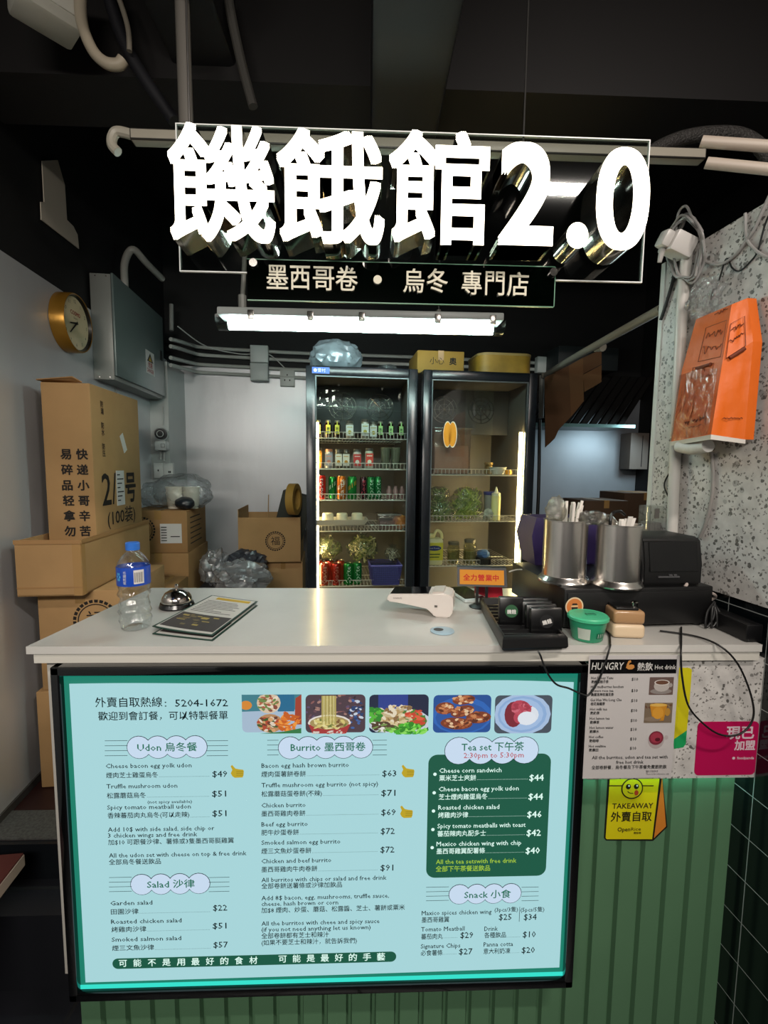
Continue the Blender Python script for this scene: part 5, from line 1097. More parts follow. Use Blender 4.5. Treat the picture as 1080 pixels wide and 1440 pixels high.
# ================================================================== POSTERS AND STICKERS ON THE FRONT
yp = YF-.0195
def fp(px, py, d=0): return aty(px, py, yp)-V((0, d, 0))
Q = [fp(827, 922), fp(954.5, 921), fp(945.5, 1093), fp(820.5, 1095.5)]
px0_, px1_ = (Q[0].x+Q[3].x)/2, (Q[1].x+Q[2].x)/2; pz1, pz0 = (Q[0].z+Q[1].z)/2, (Q[2].z+Q[3].z)/2
t = thing('drinks_poster', 'white hot drink price poster with a black header on the counter front', 'poster', ((px0_+px1_)/2, yp, pz0))
m = MB(); m.bx(px0_, px1_, yp, yp+.0006, pz0, pz1); m.out('paper', M('#c9c5c4', .5), t, True, smooth=None)
m = MB(); m.bx(px0_-.003, px1_+.003, yp-.0042, yp-.0038, pz0-.003, pz1+.006); m.out('clear_sleeve', clear('#ffffff', .6, .08, .02), t, True, smooth=None)
PM = [M('#0b0b0c', .6, spec=.1), WHITE, M('#c98a44', .6)]
m = MB(); a, b = fp(829, 947.5, .0003), fp(952, 927, .0003); m.face([(a.x, a.y, a.z), (b.x, a.y, a.z), (b.x, a.y, b.z), (a.x, a.y, b.z)])
def PT(s, p, q, y, em, c=0, dil=.012, d=.0006):
    m.mi = c; o, e = fp(p, y, d), fp(q, y, d); sc = (fp(p+10, y)-fp(p, y)).length/10; m.text(s, o, (1, 0, 0), (0, 0, 1), em*sc, width=e.x-o.x, dil=dil, res=1)
m.mi = 1; a = fp(831.5, 941.5, .0006); b = fp(878, 941.5, .0006); sc = (b.x-a.x)/46.5
m.text('HUNGRY', a, (1, 0, 0), (.12, 0, 1), 14.5*sc, width=b.x-a.x-.004, dil=.01)
PT('熱飲', 896, 917.5, 942, 12.5, 1); PT('Hot drink', 920.5, 950, 941, 9, 1)
m.mi = 2; a = fp(880, 941, .0006); m.face([a+V((x*sc, 0, z*sc)) for x, z in ((0, 2), (1, 7), (3, 12), (6, 13), (7, 10), (4.6, 9), (4, 6), (7, 7), (11, 6), (12, 2.5), (9, 0), (4, -.4))])
for i, (en, zh, w1, w2, yy) in enumerate((('Hot honey Yuzu', '熱蜂蜜柚子茶', 31, 24, 955), ('Hot mulberries luochen', '', 46, 0, 967.5), ('flowers rose tea', '桑椹洛神玫瑰花茶', 32, 32, 973), ('Gui Hua Wu Long Che', '桂花烏龍茶', 44, 20, 986), ('Hot milk tea', '熱奶茶', 24, 13, 999), ('Hot lemon tea', '熱檸茶', 28, 13, 1012), ('Hot lemon water', '熱檸水', 34, 13, 1025), ('Hot coffee', '熱咖啡', 20, 13, 1038), ('Hot ovaltine', '熱華田', 24, 13, 1051))):
    x = 831-(yy-955)*.035; PT(en, x, x+w1, yy, 5.6)
    if zh: PT(zh, x+.5, x+.5+w2, yy+5.5, 5, dil=.02)
for k, yy in enumerate((957, 973, 987, 1001, 1015, 1027.5, 1041, 1054)): PT('$10', 888-(yy-957)*.027, 897-(yy-957)*.027, yy, 6)
PT('All the burritos, udon and tea set with', 832, 938.5, 1067.5, 7); PT('free hot drink', 866, 904.5, 1074, 7); PT('全部卷餅餐，烏冬餐及下午茶餐免費跟熱飲', 831.5, 937, 1081.5, 6.2); PT('圖片只供參考', 908, 925, 1086, 3.6, dil=0); PT('There is for reference only', 908, 940.5, 1089.5, 3.4, dil=0)
m.out('printed_lettering', PM, t, True, smooth=None)
def ppic(px0, px1, py0, py1, bg): a, e = fp(px0, py1, .0004), fp(px1, py0); return Pic(a, (1, 0, 0), (0, 0, 1), e.x-a.x, e.z-a.z, (0, -1, 0), bg, rad=.01, lit=False)
p = ppic(912, 947.5, 952, 977, '#6a5650'); p.ell(.5, .2, .45, .16, '#8f8783'); p.ell(.52, .5, .33, .32, '#b9b2ad'); p.ell(.52, .7, .32, .16, '#d6d0ca'); p.ell(.52, .7, .27, .12, '#6a4a3a'); p.ell(.88, .55, .08, .12, '#a39c98'); p.out('drink_picture', t)
p = ppic(905, 946, 988, 1016.5, '#7a6a58'); p.bits(.5, .8, .5, .2, ['#4a5a3a', '#8f7a5c', '#6a4a3a'], 20, .08, 60); p.poly([(.17, .92), (.8, .92), (.7, .12), (.3, .12)], '#c98a2a'); p.ell(.48, .9, .31, .08, '#e0b45a'); p.ell(.3, .2, .3, .12, '#8a7a6a'); p.ell(.82, .55, .1, .2, '#b98a3a'); p.ell(.48, .5, .2, .3, '#d99c38'); p.out('drink_picture', t)
p = ppic(908, 941, 1026, 1053.5, '#c9c5c4'); p.ell(.43, .48, .37, .46, '#b0a5a4'); p.ell(.43, .58, .33, .36, '#7c2a3a'); p.ell(.43, .6, .26, .27, '#a03a4c'); p.ell(.5, .5, .12, .1, '#5a1a26'); p.ell(.88, .6, .09, .12, '#b8aead'); p.out('drink_picture', t)
ys = fy-.0012
def sp_(px, py, d=0): return aty(px, py, ys)-V((0, d, 0))
a, b = sp_(976, 1090.5), sp_(1068, 1014.5); t = thing('pink_sticker', 'pink rounded sticker with white Chinese characters on the speckled panel', 'sticker', ((a.x+b.x)/2, ys, a.z)); m = MB()
m.prism([(x, ys, z) for x, z in rounded(a.x, b.x, a.z, b.z, .012, 5)], (0, .001, 0)); m.out('sticker_sheet', M('#b3124f', .35), t, True, smooth=None)
m = MB()
def ST(s, p, q, y, em, dil): o, e = sp_(p, y, .0006), sp_(q, y, .0006); sc = (sp_(p+10, y)-sp_(p, y)).length/10; m.text(s, o, (1, 0, 0), (0, 0, 1), em*sc, width=e.x-o.x, dil=dil)
ST('現已', 1020.5, 1060, 1037.5, 20, .03); ST('加盟', 1032, 1061.5, 1053.5, 15, .03); ST('foodpanda', 1036, 1060, 1067.5, 5.4, .02); c = sp_(1031.5, 1066, .0006); m.face([c+V((.004*math.cos(x*PI/8), 0, .0036*math.sin(x*PI/8))) for x in range(16)]); m.out('white_lettering', M('#d9c4cc', .5), t, True, smooth=None)
m = MB(); m.prism([sp_(x, y) for x, y in ((955, 939), (970, 939.5), (973, 942), (970, 985), (966, 1027), (947, 1040))], (0, .001, 0)); m.mi = 1; m.prism([sp_(x, y) for x, y in ((947, 1040), (966, 1027), (964.5, 1046), (961, 1051), (948, 1053))], (0, .001, 0)); single(m, 'yellow_sticker', [M('#c9c01c', .4), M('#1f9a58', .4)], 'yellow and green upright sticker at the right edge of the drinks poster', 'sticker', smooth=None)
yt = gy-.0015
def tp(px, py, d=0): return aty(px, py, yt)-V((0, d, 0))
A = [tp(857, 1090), tp(930, 1090), tp(919, 1181), tp(851, 1180)]; t = thing('takeaway_sticker', 'yellow takeaway sticker shaped like a bag on the green fluted front', 'sticker', (A[3].x, yt, A[3].z))
m = MB(); out_ = [(855, 1089), (931, 1089), (938.5, 1163), (918.5, 1182.5), (852.5, 1182), (849.5, 1178.5)]; m.prism([tp(x, y) for x, y in out_], (0, .001, 0)); m.mi = 1
m.face([tp(x, y, .0003) for x, y in ((858, 1089), (928, 1089), (917, 1180), (853, 1180), (851.5, 1178))]); m.mi = 2; m.face([tp(x, y, .0003) for x, y in ((931, 1092), (936.5, 1162), (919.5, 1178.5))]); m.out('sticker_sheet', [M('#15130c', .5), M('#cdbf12', .45), M('#c8782a', .45)], t, True, smooth=None)
m = MB(); c = tp(888.7, 1108.5, .0008); r = (tp(903.5, 1108.5)-tp(888.7, 1108.5)).length
def disc(cx, cz, rx, rz, d, mi):
    m.mi = mi; m.face([c+V((cx*r+rx*r*math.cos(k*PI/14), -d, cz*r+rz*r*math.sin(k*PI/14))) for k in range(28)])
m.mi = 0; a, b = tp(856, 1105.5, .0006), tp(919, 1105.5, .0006); m.face([a, b, b+V((0, 0, .0028)), a+V((0, 0, .0028))])
disc(0, 0, 1.04, 1.04, .0002, 0); disc(0, 0, .92, .92, .0004, 1); disc(-.38, .2, .24, .26, .0006, 0); disc(.38, .2, .24, .26, .0006, 0); disc(-.32, .28, .09, .09, .0008, 3); disc(.44, .28, .09, .09, .0008, 3)
m.mi = 0
for k in range(10):
    a0, a1 = PI*1.2+k*.12, PI*1.2+(k+1)*.12; m.face([c+V((q*r*math.cos(x), -.0006, q*r*math.sin(x)+.05*r)) for q, x in ((.56, a0), (.56, a1), (.48, a1), (.48, a0))])
disc(.42, -.42, .2, .26, .0007, 4)
def TT(s, p, q, y, em, dil): o, e = tp(p, y, .0006), tp(q, y, .0006); sc = (tp(p+10, y)-tp(p, y)).length/10; m.mi = 0; m.text(s, o, (1, 0, 0), (0, 0, 1), em*sc, width=e.x-o.x, dil=dil)
TT('TAKEAWAY', 860.5, 918, 1137, 11, .018); TT('外賣自取', 858.5, 916, 1154, 15.5, .018); TT('Open', 868, 886, 1169, 8.5, .022); TT('Rice', 887, 901, 1168, 7, .004); TT('開飯喇', 891, 901, 1172.5, 3.6, .01)
m.out('printed_lettering', [M('#15130c', .5), M('#cdbf12', .45), M('#c8782a', .45), WHITE, M('#b03a20', .5)], t, True, smooth=None)
# ================================================================== ON THE LEFT WALL
GREY = M('#8d918f', .45); PVC = M('#b9bbb6', .4)
p = atu(109, 455, uL+.055)
t = thing('wall_clock', 'round wall clock with a thick gold rim on the silver wall', 'clock', RU*uL+RV*uv(p)[1]+V((0, 0, p.z)), PHI); Rc = .128
def xl(m, prof, n=48):
    rr = [[m.bm.verts.new((x, r*math.cos(2*PI*i/n), r*math.sin(2*PI*i/n))) for i in range(n)] for r, x in prof]
    for a, b in zip(rr, rr[1:]): m.skin(a, b)
    return rr
m = MB(); rr = xl(m, [(Rc*.9, .001), (Rc, .002), (Rc, .055), (Rc*.97, .062), (Rc*.94, .06)]); m.bm.faces.new(rr[0][::-1]); m.out('gold_rim', M('#a87a2c', .3, .6), t)
m = MB(); rr = xl(m, [(Rc*.94, .0605), (Rc*.90, .048), (Rc*.88, .047)]); m.out('dark_bezel', M('#15120f', .3), t)
m = MB(); m.face([(.0475, Rc*.885*math.cos(2*PI*i/48), Rc*.885*math.sin(2*PI*i/48)) for i in range(48)]); m.out('dial', M('#e6d8b8', .5), t, smooth=None)
m = MB(); ry, uz = V((0, 1, 0)), V((0, 0, 1))
for h in range(1, 13):
    a = PI/2-h*PI/6; m.text(str(h), (.048, Rc*.74*math.cos(a), Rc*.74*math.sin(a)-.007), ry, uz, .021, align='c')
m.mi = 1; m.text('COSMO', (.0482, 0, .034), ry, uz, .024, width=.085, align='c', dil=.03); m.mi = 0; m.text('Quartz', (.0482, 0, .018), ry, uz, .012, align='c'); m.out('dial_print', [M('#3a3226', .6), M('#a02a20', .6)], t, smooth=None)
for nm, ang, ln, wd_ in (('hour_hand', PI/2-(8+38/60)*PI/6, .055, .005), ('minute_hand', PI/2-38*PI/30, .078, .0035)):
    m = MB(); d = V((0, math.cos(ang), math.sin(ang))); q = V((0, -d.z, d.y)); m.prism([V((.051, 0, 0))-d*.012+q*wd_, V((.051, 0, 0))-d*.012-q*wd_, V((.051, 0, 0))+d*ln-q*wd_*.5, V((.051, 0, 0))+d*ln+q*wd_*.5], (.0015, 0, 0)); m.out(nm, BLACK, t)
m = MB(); m.face([(.058, Rc*.93*math.cos(2*PI*i/48), Rc*.93*math.sin(2*PI*i/48)) for i in range(48)]); m.out('glass_cover', clear('#fffdf6', .6, .02, .01), t, smooth=None)
# electrical box
v0 = -uL*F/(460-161); ub = (190-460)/F*v0; v1_ = -ub*F/(460-248); zt_, zb_ = 1.42+(657-416)/F*v0, 1.42-(548-657)/F*v0
t = thing('electrical_box', 'grey metal electrical cabinet with a warning label on the left wall', 'electrical box', R3(uL, (v0+v1_)/2, zb_), PHI); dw, dl, dh = ub-uL, (v1_-v0)/2, zt_-zb_
m = MB(); m.bx(.001, dw-.014, -dl, dl, 0, dh, .003); m.out('cabinet', M('#8b8d88', .4, .2), t)
m = MB(); m.bx(dw-.012, dw, -dl-.004, dl+.004, .02, dh+.004, .003); dr = m.out('door', M('#6f7c7a', .35, .2), t)
m = MB(); m.bx(dw, dw+.003, dl*.80, dl*.90, dh*.46, dh*.58); m.out('lock_handle', BLACK, dr)
m = MB(); m.bx(dw, dw+.0008, dl*.12, dl*.5, dh*.22, dh*.48); m.mi = 1; a = dl*.31; m.face([(dw+.001, a-.05, dh*.36), (dw+.001, a+.05, dh*.36), (dw+.001, a, dh*.46)]); m.mi = 2; m.face([(dw+.0012, a-.026, dh*.37), (dw+.0012, a+.026, dh*.37), (dw+.0012, a, dh*.43)]); m.mi = 3
m.text('危險', (dw+.001, a, dh*.30), (0, 1, 0), (0, 0, 1), .035, align='c', dil=.02); m.text('DANGER', (dw+.001, a, dh*.24), (0, 1, 0), (0, 0, 1), .03, width=.11, align='c', dil=.02); m.out('warning_label', [WHITE, BLACK, M('#c9a83a', .5), M('#a8342c', .5)], dr, smooth=None)
m = MB()
for zz in (.012, dh-.012):
    for k in (.25, .7): m.cyl((dw*k, -dl-.002, zz), (dw*k, -dl, zz), .004, n=8)
m.out('screws', STEEL, t)
# pilaster in the corner with camera and sockets
rstruct('trim_9', M('#b3b8b5', .45, .3, nz=.08, nscale=3), uL, (252-460)/F*3.36, 3.36, vB, ZP, 2.10)
def onp(px, py, v=3.358): return atv(px, py, v)
p = onp(231, 632); t = thing('security_camera', 'white ball security camera with a black face in the left corner', 'camera', p-RV*.05, PHI); m = MB(); m.bx(-.036, .036, -.03, .045, -.01, .055, .012); m.mi = 1; m.bx(.006, .03, -.032, -.03, .01, .035, .002); m.out('base', [M('#d4d6d4', .4), BLACK], t)
m = MB(); m.lathe([(.02, .055), (.038, .075), (.044, .1), (.038, .125), (.018, .14)], n=28); m.out('head', M('#d4d6d4', .35), t)
m = MB(); m.cyl((.008, -.046, .098), (.008, -.02, .098), .035, .038, n=28); m.out('face', M('#060607', .2), t); m = MB(); m.tube([(.008+.02*math.cos(k*PI/8), -.047, .098+.02*math.sin(k*PI/8)) for k in range(17)], .002, 6, 0); m.out('led_ring', M('#c9ccc9', .4), t)
def faceplate(px0, px1, py0, py1, v, name, lab, dark_hole):
    a, b = atv(px0, py1, v), atv(px1, py0, v); t = thing(name, lab, 'socket', (a+b)/2, PHI); w, h = (b-a).dot(RU)/2, (b.z-a.z)/2; m = MB(); m.bx(-w, w, -.006, .03, -h, h, .003); m.out('plate', M('#cfd3cf', .4), t); m = MB()
    for x, z in dark_hole: m.bx(w*x-.004, w*x+.004, -.0075, -.006, h*z-.006, h*z+.006)
    m.out('pin_slots', BLACK, t, smooth=None)
faceplate(217, 229, 651, 672, 3.33, 'wall_switch', 'white wall switch plate behind the tall carton, left of the socket', ((0, 0),))
faceplate(230, 243, 651, 672, 3.33, 'wall_socket', 'white wall socket under the security camera', ((.2, -.2), (.5, -.2)))
m = MB(); m.tube([onp(226, 646, 3.345), onp(226, 632, 3.345)], .008, 8, 0); m.tube([onp(231, 648, 3.345), onp(231, 636, 3.345)], .008, 8, 0); m.tube([onp(229, 572, 3.33), onp(229, 598, 3.33)], .003, 6, 0); single(m, 'conduit', PVC, 'short thin conduits between the security camera and the sockets', 'conduit')
# conduits along the back wall
vp = vB-.025
for i, (ya, yb, yc_, yd) in enumerate(((478, 489, 493, 511), (488, 499.5, 503.5, 520), (504, 513, 516.5, 530), (514.5, 524, 527.5, 539))):
    m = MB(); m.tube([atv(240, ya-1, 3.25), atv(252, ya+2, 3.36), atv(270, (ya+yb)/2+2, 3.62), atv(288, yb, vp), atv(354, yc_, vp), atv(430, yc_+4, vp), atv(600, yc_+10, vp), atv(765, yd, vp)], .0125, 10, 5)
    single(m, 'wall_conduit', PVC, ('uppermost white conduit of the four along the back wall', 'second white conduit from the top along the back wall', 'third white conduit from the top along the back wall', 'lowest white conduit of the four along the back wall')[i], 'conduit', 'conduits along the back wall')
def jbox(px0, px1, py0, py1, v, lab, d=.05):
    a, b = atv(px0, py1, v), atv(px1, py0, v); t = thing('junction_box', lab, 'junction box', (a+b)/2, PHI); w, h = (b-a).dot(RU)/2, (b.z-a.z)/2; m = MB(); m.bx(-w, w, -.006, d, -h, h, .004); m.out('box_body', M('#c2c8c6', .4), t); m = MB(); m.bx(-w*.96, w*.96, -.012, -.006, -h*.96, h*.96, .003); m.out('cover', M('#cbd1cf', .4), t)
jbox(352, 377, 486, 509.5, vB-.08, 'upper white junction box on the back wall conduits'); jbox(352, 377, 511, 535, vB-.08, 'lower white junction box on the back wall conduits'); jbox(755, 777, 502, 524, vB-.08, 'white junction box right of the glass door fridges')
faceplate(394, 414, 521, 543, vB-.03, 'wall_socket', 'white three pin socket on the back wall left of the fridge', ((0, .4), (-.35, -.25), (.35, -.25)))
m = MB(); m.tube([atv(250, 459, 3.2), atv(290, 487, 3.55), atv(340, 498, vB-.05), atv(375, 497, vB-.06), atv(400, 517, vB-.05)], .004, 6); single(m, 'thin_cable', M('#c8cac6', .5), 'thin pale cable sagging from the electrical cabinet along the back wall', 'cable')
m = MB(); m.tube([atu(160, 415, uL+.012), atu(159, 445, uL+.012), atu(162, 480, uL+.012), atu(160, 510, uL+.012), atu(163, 548, uL+.012), atu(165, 556, uL+.02)], .004, 6); single(m, 'thin_cable', M('#aaa9a4', .5), 'thin wavy grey cable running down beside the electrical cabinet', 'cable')
m = MB(); a = atu(176, 416, uL+.075); m.tube([V((a.x, a.y, zt_)), a+V((0, 0, .08)), atu(175, 372, uL+.075), atu(181, 355, uL+.09), atu(190, 352, uL+.12), atu(206, 370, uL+.15), atu(228, 392, uL+.18)], .019, 12); single(m, 'bent_conduit', M('#9c9a93', .45), 'bent white conduit rising from the electrical cabinet', 'conduit')
m = MB(); m.tube([atu(241, 465, uL+.10), atu(241, 428, uL+.10)], .014, 10, 0); single(m, 'conduit_stub', M('#9c9e9a', .45), 'short upright conduit on the far end of the electrical cabinet', 'conduit')
# low board by the left wall
a = atz(36, 1199, .178); ua, va = uv(a); t = thing('low_bench', 'low red topped board with a pale edge at the left wall foot', 'bench', R3((uL+ua)/2, va-.4, 0), PHI); w = (ua-uL)/2-.004
m = MB(); m.bx(-w, w, -.4, .4, .135, .172); m.out('edge_board', M('#a8988c', .5), t); m = MB(); m.bx(-w, w-.002, -.4, .399, .1725, .178); m.out('red_top', M('#4a1c1a', .35), t); m = MB(); m.bx(-w, w-.10, -.38, .30, -.258, .134); m.out('plinth', M('#0c0d0f', .6), t)
# ================================================================== CEILING AND UPPER WALL
zc = lambda px, py, v: atv(px, py, v)
A = [atu(x, y, uL-.006) for x, y in ((58, 226), (80, 225), (90, 260), (93, 309), (102, 318), (108, 330), (110, 350), (57, 309), (56, 284), (61, 284))]; m = MB(); m.prism(A, RU*.004); single(m, 'metal_bracket', M('#cfc5b4', .5), 'pale cut metal plate on the black wall above the clock', 'bracket', smooth=None)
p = zc(64, 18, 1.5); t = thing('emergency_light', 'white box light fitting at the top left under the ceiling', 'light fitting', p, PHI+.75); m = MB(); m.bx(-.075, .075, -.05, .05, -.03, .12, .012); m.out('housing', M('#b9b7ac', .35, nz=.08, nscale=12), t); m = MB(); m.bx(-.06, .06, -.052, -.05, .0, .1, .004); m.out('lens', M('#d0cec4', .2), t); m = MB(); m.cyl((0, 0, .12), (0, 0, 3.2-p.z), .012, n=10); m.out('stem', BLACK, t)
m = MB(); m.tube([zc(x, y, 1.5) for x, y in ((118, -40), (113, 0), (116, 35), (130, 70), (148, 88), (166, 91), (173, 84))], .015, 12); single(m, 'hooked_conduit', M('#a89d8a', .5), 'curved cream conduit hooking down from the ceiling at the left', 'conduit')
m = MB(); m.tube([zc(x, y, 1.53) for x, y in ((150, -40), (168, 0), (180, 40), (182, 72))], .007, 10); single(m, 'thin_conduit', M('#7d766a', .5), 'thin grey conduit beside the curved cream one', 'conduit')
m = MB(); m.tube([zc(x, y, 1.57) for x, y in ((140, -60), (160, 20), (190, 90), (245, 170))], .018, 12); single(m, 'black_hose', M('#15151a', .55), 'thick black hose slanting down under the ceiling at the left', 'hose')
m = MB(); m.tube([V((*zc(256, 0, 1.45).to_tuple()[:2], 3.2)), zc(256, 0, 1.45), zc(262, 178, 1.45)], .019, 12, 0); single(m, 'upright_conduit', M('#6e6a64', .45), 'upright grey conduit from the ceiling to the acrylic sign corner', 'conduit')
m = MB(); y = 1.40
m.tube([aty(166, 214, y), aty(158, 205, y), aty(158, 193, y), aty(166, 185, y), aty(188, 190, y)], .013, 10); m.mi = 1; a, b = aty(186, 193, y), aty(988, 221, y); c = (a+b)/2; m.box(c, ((b-a).length, .035, .030), .004); single(m, 'metal_trunking', [M('#a8a294', .4), M('#3c3a37', .35, .5)], 'grey metal trunking behind the acrylic sign with a hooked left end', 'trunking')
m = MB(); m.tube([aty(x, yy, 1.5) for x, yy in ((318, -30), (325, 20), (340, 90), (356, 150))], .014, 10); single(m, 'slanted_pipe', M('#4a4844', .5), 'slanted grey pipe above the first sign character', 'pipe')
for i, (a, b) in enumerate((((986, 199), (1110, 208)), ((993, 229), (1110, 241)))):
    m = MB(); p0, p1 = aty(*a, 1.30), aty(*b, 1.22); m.cyl(p0, p1, .0135, n=14); single(m, 'ceiling_conduit', M('#c2b4a6', .4), ('upper cream conduit entering at the top right of the sign', 'lower cream conduit entering at the top right of the sign')[i], 'conduit', 'cream conduits at the top right')
m = MB(); P_ = [aty(x, yy, 1.42) for x, yy in ((905, 222), (925, 208), (960, 194), (1000, 188), (1040, 190), (1068, 206), (1085, 235))]; m.tube(P_, .019, 12, 8)
for v in m.bm.verts: pass
single(m, 'flexible_conduit', M('#3d3b39', .45, .3, bump=.8, bscale=180), 'grey flexible conduit arching behind the cream conduits', 'conduit')
# fluorescent batten
yb = 1.95; a, b = aty(306, 453, yb), aty(708, 459, yb); L = (b.x-a.x)/2; c = V(((a.x+b.x)/2, yb, (a.z+b.z)/2))
t = thing('tube_light', 'lit fluorescent tube fitting hanging across the stall', 'ceiling lamp', c)
m = MB(); m.bx(-L+.012, L-.012, -.05, .05, .012, .042, .006); m.out('housing', M('#b6bcba', .4), t)
m = MB(); m.cyl((-L+.045, 0, -.012), (L-.045, 0, -.012), .019, n=16); m.out('tube', glow('#e8fbf8', 52), t)
m = MB(); n = 14; A = []
for i in range(n+1): a_ = PI+PI*i/n; A.append((.048*math.cos(a_), .014+.048*math.sin(a_)))
for (y0, z0_), (y1, z1_) in zip(A, A[1:]): m.face([(-L+.004, y0, z0_), (L-.004, y0, z0_), (L-.004, y1, z1_), (-L+.004, y1, z1_)])
for x in (-L+.004, L-.004): m.face([(x, y, z) for y, z in A])
m.out('clear_cover', clear('#f2fffb', .8, .08, .03), t)
for x in (-L*.75, -L*.35, .0, L*.52, L*.9):
    m = MB(); m.bx(x-.012, x+.012, -.056, -.045, -.005, .03, .002); m.out('clip', STEEL, t)
m = MB(); x = aty(341, 430, yb).x-c.x; m.tube([(x, 0, .04), (x, 0, .10)], .016, 10, 0); m.tube([(x, 0, .08), (x+.012, 0, .25), (x+.03, 0, .6), (x+.03, 0, 3.2-c.z)], .009, 10, 4); m.out('feed_conduit', M('#8d8f8a', .4), t)
m = MB(); x = aty(617, 430, yb).x-c.x; m.cyl((x, 0, .04), (x, 0, 3.2-c.z), .003, n=6); m.cyl((x, 0, .042), (x, 0, .06), .012, n=10); m.out('suspension_rod', STEEL, t)
# ================================================================== KITCHEN SIDE, RIGHT BACK
z_ = atv(850, 600, 3.35).z; t = thing('wall_shelf', 'teal edged wall shelf over the pale kitchen wall', 'shelf', R3(1.55, 3.52, z_), PHI)
m = MB(); m.bx(-.38, .75, -.17, .215, 0, .012); m.out('shelf_board', M('#56706e', .3), t); m = MB(); m.bx(-.38, .75, -.173, -.17, -.006, .018); m.out('front_edge', M('#7fa3a0', .25, .3), t)
m = MB(); n = 14
for i in range(n):
    u0 = 1.22+i*.075; m.prism([R3(u0, 3.40, z_+.02), R3(u0+.045, 3.40, z_+.02), R3(u0+.40, 3.58, z_+.42), R3(u0+.355, 3.58, z_+.42)], RV*.03)
    if i < n-1: m.prism([R3(u0+.045, 3.45, z_+.02), R3(u0+.075, 3.45, z_+.02), R3(u0+.43, 3.60, z_+.42), R3(u0+.40, 3.60, z_+.42)], RV*.01)
single(m, 'corrugated_sheet', M('#100e0c', .6), 'dark ribbed sheet leaning on the kitchen wall shelf', 'sheet', smooth=None)
m = MB(); rbox(m, 1.72, 2.2, 3.45, 3.70, z_+.43, z_+.60, .004); single(m, 'dark_box', M('#22292b', .6), 'dark grey box above the ribbed sheet', 'box')
m = MB()
for q, mi in ((((766, 531), (800, 514), (803, 586), (786, 604), (780, 617), (767, 629)), 0), (((800, 514), (820, 503), (821, 564), (808, 580), (803, 586)), 1), (((820, 503), (846, 491), (846, 512), (820, 526)), 0), (((820, 527), (846, 513), (846, 537), (822, 551)), 1)):
    m.mi = mi; m.prism([atv(x, yy, 2.78) for x, yy in q], RV*.006)
single(m, 'cardboard_sheet', [M('#5a3d22', .8), M('#6a4a2a', .8)], 'torn brown cardboard sheet hanging under the slanted pipe', 'cardboard', smooth=None)
m = MB(); m.tube([atv(762, 528, 2.95), atv(770, 526, 2.9), atv(800, 507, 2.5), atv(931, 434, 1.62)], .017, 12, 4); m.tube([atv(838, 489, 2.2), atv(848, 488, 2.15)], .02, 10, 0); single(m, 'slanted_conduit', M('#a8a294', .45), 'long white conduit running from the fridge to the speckled wall', 'conduit')
m = MB(); m.tube([atv(762, 528, 2.98), atv(761, 588, 2.98)], .016, 10, 0); m.mi = 1; m.bx(0, 0, 0, 0, 0, 0) if False else None; m.tube([atv(759, 590, 2.98), atv(757, 700, 2.98), atv(750, 830, 2.98)], .011, 10, 3); single(m, 'upright_conduit', [M('#8f8f8b', .45), BLACK], 'upright conduit turning black beside the right fridge', 'conduit')
for i, (x0_, x1_, y0_, y1_, v, lab) in enumerate(((823, 884, 704, 790, 2.9, 'dark brown carton behind the canisters, the lower left of two'), (878, 940, 693, 790, 3.0, 'dark brown carton behind the canisters, nearer the speckled wall'))):
    a, b = uv(atv(x0_, 700, v))[0], uv(atv(x1_, 700, v))[0]; zt2 = atv(850, y0_, v).z; carton('cardboard_box', lab, a, b, v, v+.3, .85, zt2, mat=M('#4a3522', .8))
m = MB(); rbox(m, 1.12, 2.4, 2.85, 3.72, .80, .848, .004); m2 = m; single(m, 'kitchen_bench', M('#55585a', .35, .5), 'steel kitchen bench top under the dark brown cartons', 'bench') 
m = MB(); 
for u in (.88, 2.36):
    for v in (2.88, 3.68): pass
m.bm.free()
a, b = uv(atv(886, 640, 3.6))[0], uv(atv(930, 640, 3.6))[0]; m = MB(); rbox(m, a, b, 3.6, vB-.002, atv(900, 660, 3.3).z, atv(900, 604, 3.3).z, .004); m.mi = 1; rbox(m, a+.10, a+.105, 3.598, 3.601, atv(900, 656, 3.3).z, atv(900, 608, 3.3).z); single(m, 'wall_cabinet', [M('#8a8078', .5), BLACK], 'small pale cabinet at the far kitchen wall beside the speckled panel', 'cabinet')
# ================================================================== RIGHT WALL
ur = uR-.012
def W_(px, py, d=.0): return atu(px, py, ur-d)
m = MB(); m.tube([W_(968, 335, .02), W_(960, 420, .02), W_(953, 560, .02), W_(945, 752, .02)], .0155, 12, 3); single(m, 'wall_conduit', M('#c9c6c0', .4), 'upright white conduit on the speckled right wall', 'conduit')
m = MB()
for k in range(4): m.box(W_(964-k*5.5, 370+k*100, .014), (.03, .045, .018), .003)
m.bm.free()
p = W_(955, 345, .05); t = thing('plug_adapter', 'white plug adapter block hanging on the coiled cable', 'adapter', p, PHI, rot=(.25, .35, PHI)); m = MB(); m.bx(-.035, .035, -.03, .04, -.028, .028, .006); m.out('adapter_body', M('#cfccc8', .35), t); m = MB(); m.bx(-.062, -.035, -.024, .02, -.026, .02, .008); m.out('plug', M('#c4c1bd', .35), t); m = MB(); m.cyl((-.04, 0, -.026), (-.03, 0, -.06), .009, .006, n=12); m.out('cord_grip', M('#b5b2ae', .4), t)
m = MB(); rg = random.Random(3)
P_ = []
for k in range(66):
    a = k*2*PI/11; cx, cy_ = 962+rg.uniform(-3, 3)+k*.12, 350+rg.uniform(-2, 2); rx, rz = 22+rg.uniform(-4, 5), 44+rg.uniform(-6, 6); P_.append(W_(cx+rx*math.cos(a), cy_+rz*math.sin(a), .014+.022*(k % 5)/5+.012*math.sin(a*.5)))
P_ += [W_(975, 310, .03), W_(965, 290, .03), W_(954, 300, .03), W_(950, 330, .03)]
